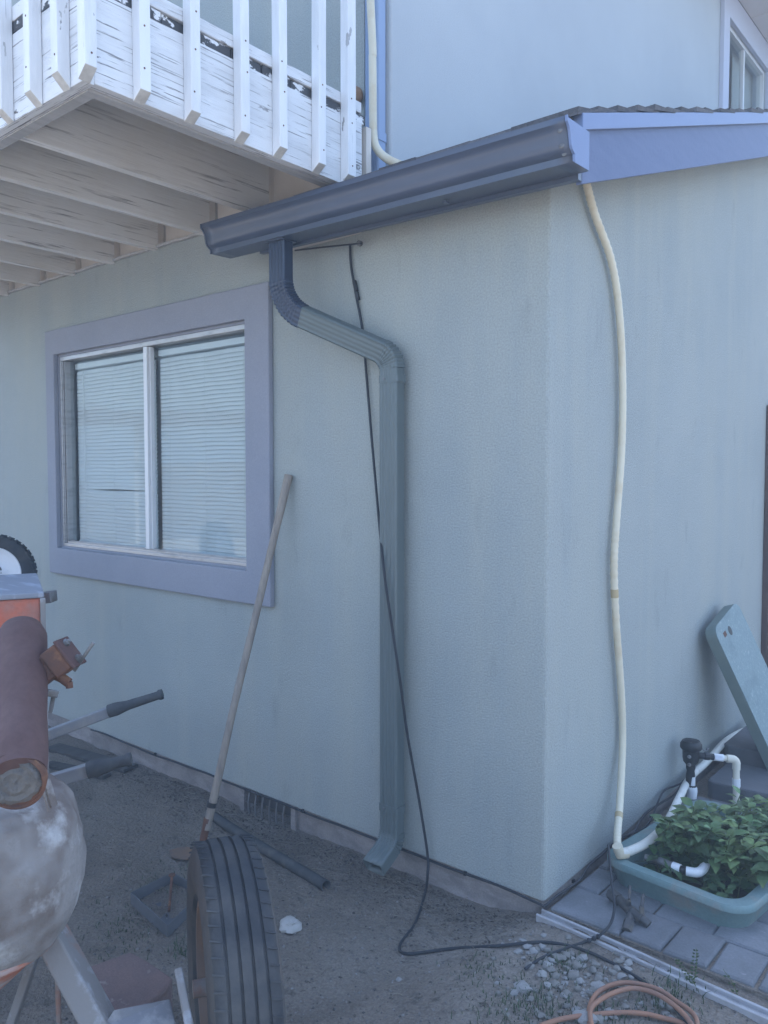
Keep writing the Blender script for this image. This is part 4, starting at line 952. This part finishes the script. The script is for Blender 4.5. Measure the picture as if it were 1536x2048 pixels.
# bracket with bolts and lever
bc=D(122,1318,1.66); bu=(D(150,1345,1.66)-D(108,1290,1.66)).normalized(); bv=(D(152,1290,1.66)-D(98,1345,1.66)).normalized(); bn=bu.cross(bv).normalized(); bv=bn.cross(bu)
def obb(c,u,v,n,a,b,d): 
    return [c-u*a-v*b-n*d,c+u*a-v*b-n*d,c+u*a+v*b-n*d,c-u*a+v*b-n*d,c-u*a-v*b+n*d,c+u*a-v*b+n*d,c+u*a+v*b+n*d,c-u*a+v*b+n*d]
BR=part(MB().hexa(obb(bc,bu,bv,bn,.030,.020,.03)).hexa(obb(bc-bv*.048-bu*.002,bu,bv,bn,.026,.028,.026)),'bracket',M['rust'],CM,bevel=.004)
part(MB().hexa(obb(bc+bv*.0235-bn*.0,bu,bv,bn,.034,.003,.034)),'bracket_plate',M['brown_tube'],BR,bevel=.002)
bb=MB()
for s1 in (-1,1): bb.lathe(bc+bv*.029+bu*.02*s1,bv,[(.008,-.002),(.008,.004),(.004,.005),(.004,.009),(0,.01)],6)
part(bb,'bolts',M['galv'],BR)
part(MB().bar(D(148,1342,1.66),D(187,1285,1.65),.004,.007),'lever',M['galv'],CM,bevel=.001)
part(MB().tube([D(100,1345,1.66),D(124,1356,1.66),D(138,1366,1.66)],.010,10).tube([D(138,1364,1.66),D(139,1376,1.66)],.0075,8),'spigot',M['rust'],CM,smooth=True)
part(MB().bar(D(90,1384,1.62),D(112,1388,1.64),.02,.014).bar(D(108,1388,1.64),D(101,1425,1.64),.012,.008),'catch',M['galv'],CM,bevel=.002)
part(MB().bar(D(85,1195,2.3),D(108,1193,2.3),.05,.03),'hinge_bar',M['galv'],CM,bevel=.002)
part(MB().bar(D(92,1560,1.6),D(108,1612,1.6),.02,.006).bar(D(86,1574,1.59),D(100,1622,1.59),.010,.004),'side_plate',M['drum'],CM,bevel=.001)
# legs and frame
def beam(nm,a,b,w,h,up=(0,0,1),mm='frame'): return part(MB().bar(a,b,w,h,up),nm,M[mm],CM,bevel=.005)
beam('leg',D(100,1862,1.80),D(222,2085,1.72),.085,.05,tuple(rv))
beam('leg',D(72,1905,1.9),D(-2,2120,1.85),.03,.02,tuple(rv))
beam('strut',D(115,1955,1.86),D(120,2110,1.86),.012,.012,tuple(rv))
pz1=D(225,2045,1.70); pz2=D(345,2012,1.80)
part(MB().poly([D(205,2052,1.70),D(228,2018,1.72),D(340,1996,1.80),D(352,2045,1.76),D(355,2085,1.72),D(215,2100,1.68)],(0,0,-.05)),'axle_plate',M['wood_grey'],CM,bevel=.004)
beam('fork_bar',D(357,1940,1.78),D(385,2085,1.66),.028,.018,tuple(rv),'frame')

# ------------------------------------------------------------------ wheelbarrow behind the mixer
WB=thing('wheelbarrow','grey wheelbarrow behind the mixer, its two rubber handles pointing at the wall','wheelbarrow',(-1.7,-1.3,0))
G1=D(325,1388,3.29);G2=D(263,1518,2.54); hd=Vector((-.67,-.75,0)).normalized()
for gq,(pa_,pb_,pc_) in ((G1,((232,1418),(100,1470),(-40,1522))),(G2,((195,1535),(100,1566),(-60,1610)))):
    dd=(gq-CAM).dot(av); a=D(*pa_,dd-.02); b=D(*pb_,dd-.06); c=D(*pc_,dd-.10)
    part(MB().bar(c,a,.030,.042),'handle_bar',M['steel_grey'],WB,bevel=.004)
    dirn=(gq-a).normalized()
    part(MB().tube([a-dirn*.03,a,a+dirn*.05,gq-dirn*.02,gq-dirn*.012,gq],lambda i:(.027,.028,.020,.017,.022,.021)[i],12),'grip',M['grip'],WB,smooth=True)
t1=D(-60,1525,2.9); 
part(MB().hexa([D(-330,1600,2.6),D(-120,1600,2.6),D(-120,1520,3.2),D(-330,1520,3.2),D(-380,1480,2.5),D(-70,1480,2.5),D(-70,1420,3.3),D(-380,1420,3.3)]),'tray',M['orange'],WB,bevel=.01)
for px_ in (-90,-160):
    a=D(px_,1560,2.9); part(MB().bar(a,Vector((a.x,a.y,-.01)),.025,.025),'leg',M['steel_grey'],WB)
wq=D(-520,1560,2.7); wq.z=.18
part(MB().lathe(wq,Vector((.67,-.75,0)),tyre_prof(.045,.185,.10),40,closed=True),'tyre',M['rubber'],WB,smooth=True)
part(MB().tube([D(-300,1590,2.62),wq],.016,8),'fork',M['steel_grey'],WB)

# ------------------------------------------------------------------ upturned cart with its wheel in the air
wq=D(-15,1150,4.0); HC=thing('upturned_cart','upturned handcart behind the mixer, its muddy tyre and chipped white rim in the air','handcart',(wq.x,wq.y,0))
wax=(-av*.8+rv*.25+Vector((0,0,.1))).normalized()
tp_=[(.135,-.035),(.15,-.045),(.175,-.048),(.192,-.04),(.199,-.02),(.200,0),(.199,.02),(.192,.04),(.175,.048),(.15,.045),(.135,.035)]
tw_=part(MB().lathe(wq,wax,tp_,64,closed=True),'tyre',M['rubber'],HC,smooth=True)
lug=MB(); x_=wax.orthogonal().normalized(); y_=wax.cross(x_)
for k in range(34):
    t=2*math.pi*k/34
    for h0,h1,s_ in ((-.046,-.004,.05),(.046,.004,-.05)):
        r1=x_*math.cos(t)+y_*math.sin(t); r2=x_*math.cos(t+s_)+y_*math.sin(t+s_); lug.bar(wq+r1*.190+wax*h0,wq+r2*.202+wax*h1,.012,.010,up=tuple(r1))
part(lug,'lugs',M['rubber'],tw_)
part(MB().lathe(wq,wax,[(.136,-.034),(.13,-.03),(.12,0),(.128,.026),(.137,.036),(.133,.039),(.118,.028),(.10,.018),(.06,.014),(.045,.024),(.02,.026),(.02,.045),(0,.045)],48),'rim',M['white_rim'],HC,smooth=True)
for s_ in (-1,1):
    a=wq+wax*.07*s_; part(MB().bar(a+Vector((0,0,.02)),Vector((a.x-.05*s_,a.y,0)),.03,.03,up=(1,0,0)),'rail',M['steel_grey'],HC,bevel=.003)
part(MB().tube([wq-wax*.09,wq+wax*.09],.01,10),'axle',M['galv'],HC,smooth=True)
part(MB().bar(Vector((wq.x-.3,wq.y-.1,.55)),Vector((wq.x+.12,wq.y,.55)),.04,.04),'crossbar',M['steel_grey'],HC)

# ------------------------------------------------------------------ the yard behind the photographer (mirrored in the window)
FN=thing('yard_fence','weathered grey board fence across the yard, mirrored dimly in the window','fence',(-4,-10,0))
q=MB(); x=-18
while x<8:
    q.box(x,x+.135,-10-R.uniform(0,.006),-9.98,.03,1.8+R.uniform(-.02,.02)); x+=.14
part(q,'boards',M['fence'],FN); part(MB().box(-18,8,-10.06,-10.01,.4,.49).box(-18,8,-10.06,-10.01,1.4,1.49),'rails',M['fence'],FN)
PG=thing('pergola','white timber pergola in the yard, seen mirrored in the window','pergola',(-9,-5,0))
part(MB().bar((-7.2,-6.4,2.35),(-10.2,-2.9,2.35),.09,.22),'beam',M['white_wood'],PG)
for t in (.2,.62): 
    p=Vector((-7.2,-6.4,0)).lerp(Vector((-10.2,-2.9,0)),t); part(MB().box(p.x-.05,p.x+.05,p.y-.05,p.y+.05,-.02,2.24),'post',M['white_wood'],PG)
for k in range(6):
    p=Vector((-7.2,-6.4,2.49)).lerp(Vector((-10.2,-2.9,2.49)),.08+k*.165); part(MB().bar(p+Vector((.5,.43,0)),p-Vector((1.6,1.37,0)),.045,.07),'rafter',M['white_wood'],PG)

# ------------------------------------------------------------------ added haze box, stands in for the veil of lens glare

if VEIL_HAZE>0:
    hb_=MB().box(-605,605,-605,605,-1.1,8); ho=hb_.build('veil_haze',bpy.data.materials.new('veil_haze_volume')); hm=ho.data.materials[0]; hm.use_nodes=True; t=hm.node_tree
    for n in list(t.nodes):
        if n.type!='OUTPUT_MATERIAL': t.nodes.remove(n)
    out_=[n for n in t.nodes if n.type=='OUTPUT_MATERIAL'][0]; pvn=t.nodes.new('ShaderNodeVolumePrincipled'); pvn.inputs["Color"].default_value=(.72,.87,1,1); pvn.inputs['Density'].default_value=VEIL_HAZE
    t.links.new(pvn.outputs[0],out_.inputs['Volume']); tag(ho,kind='stuff')
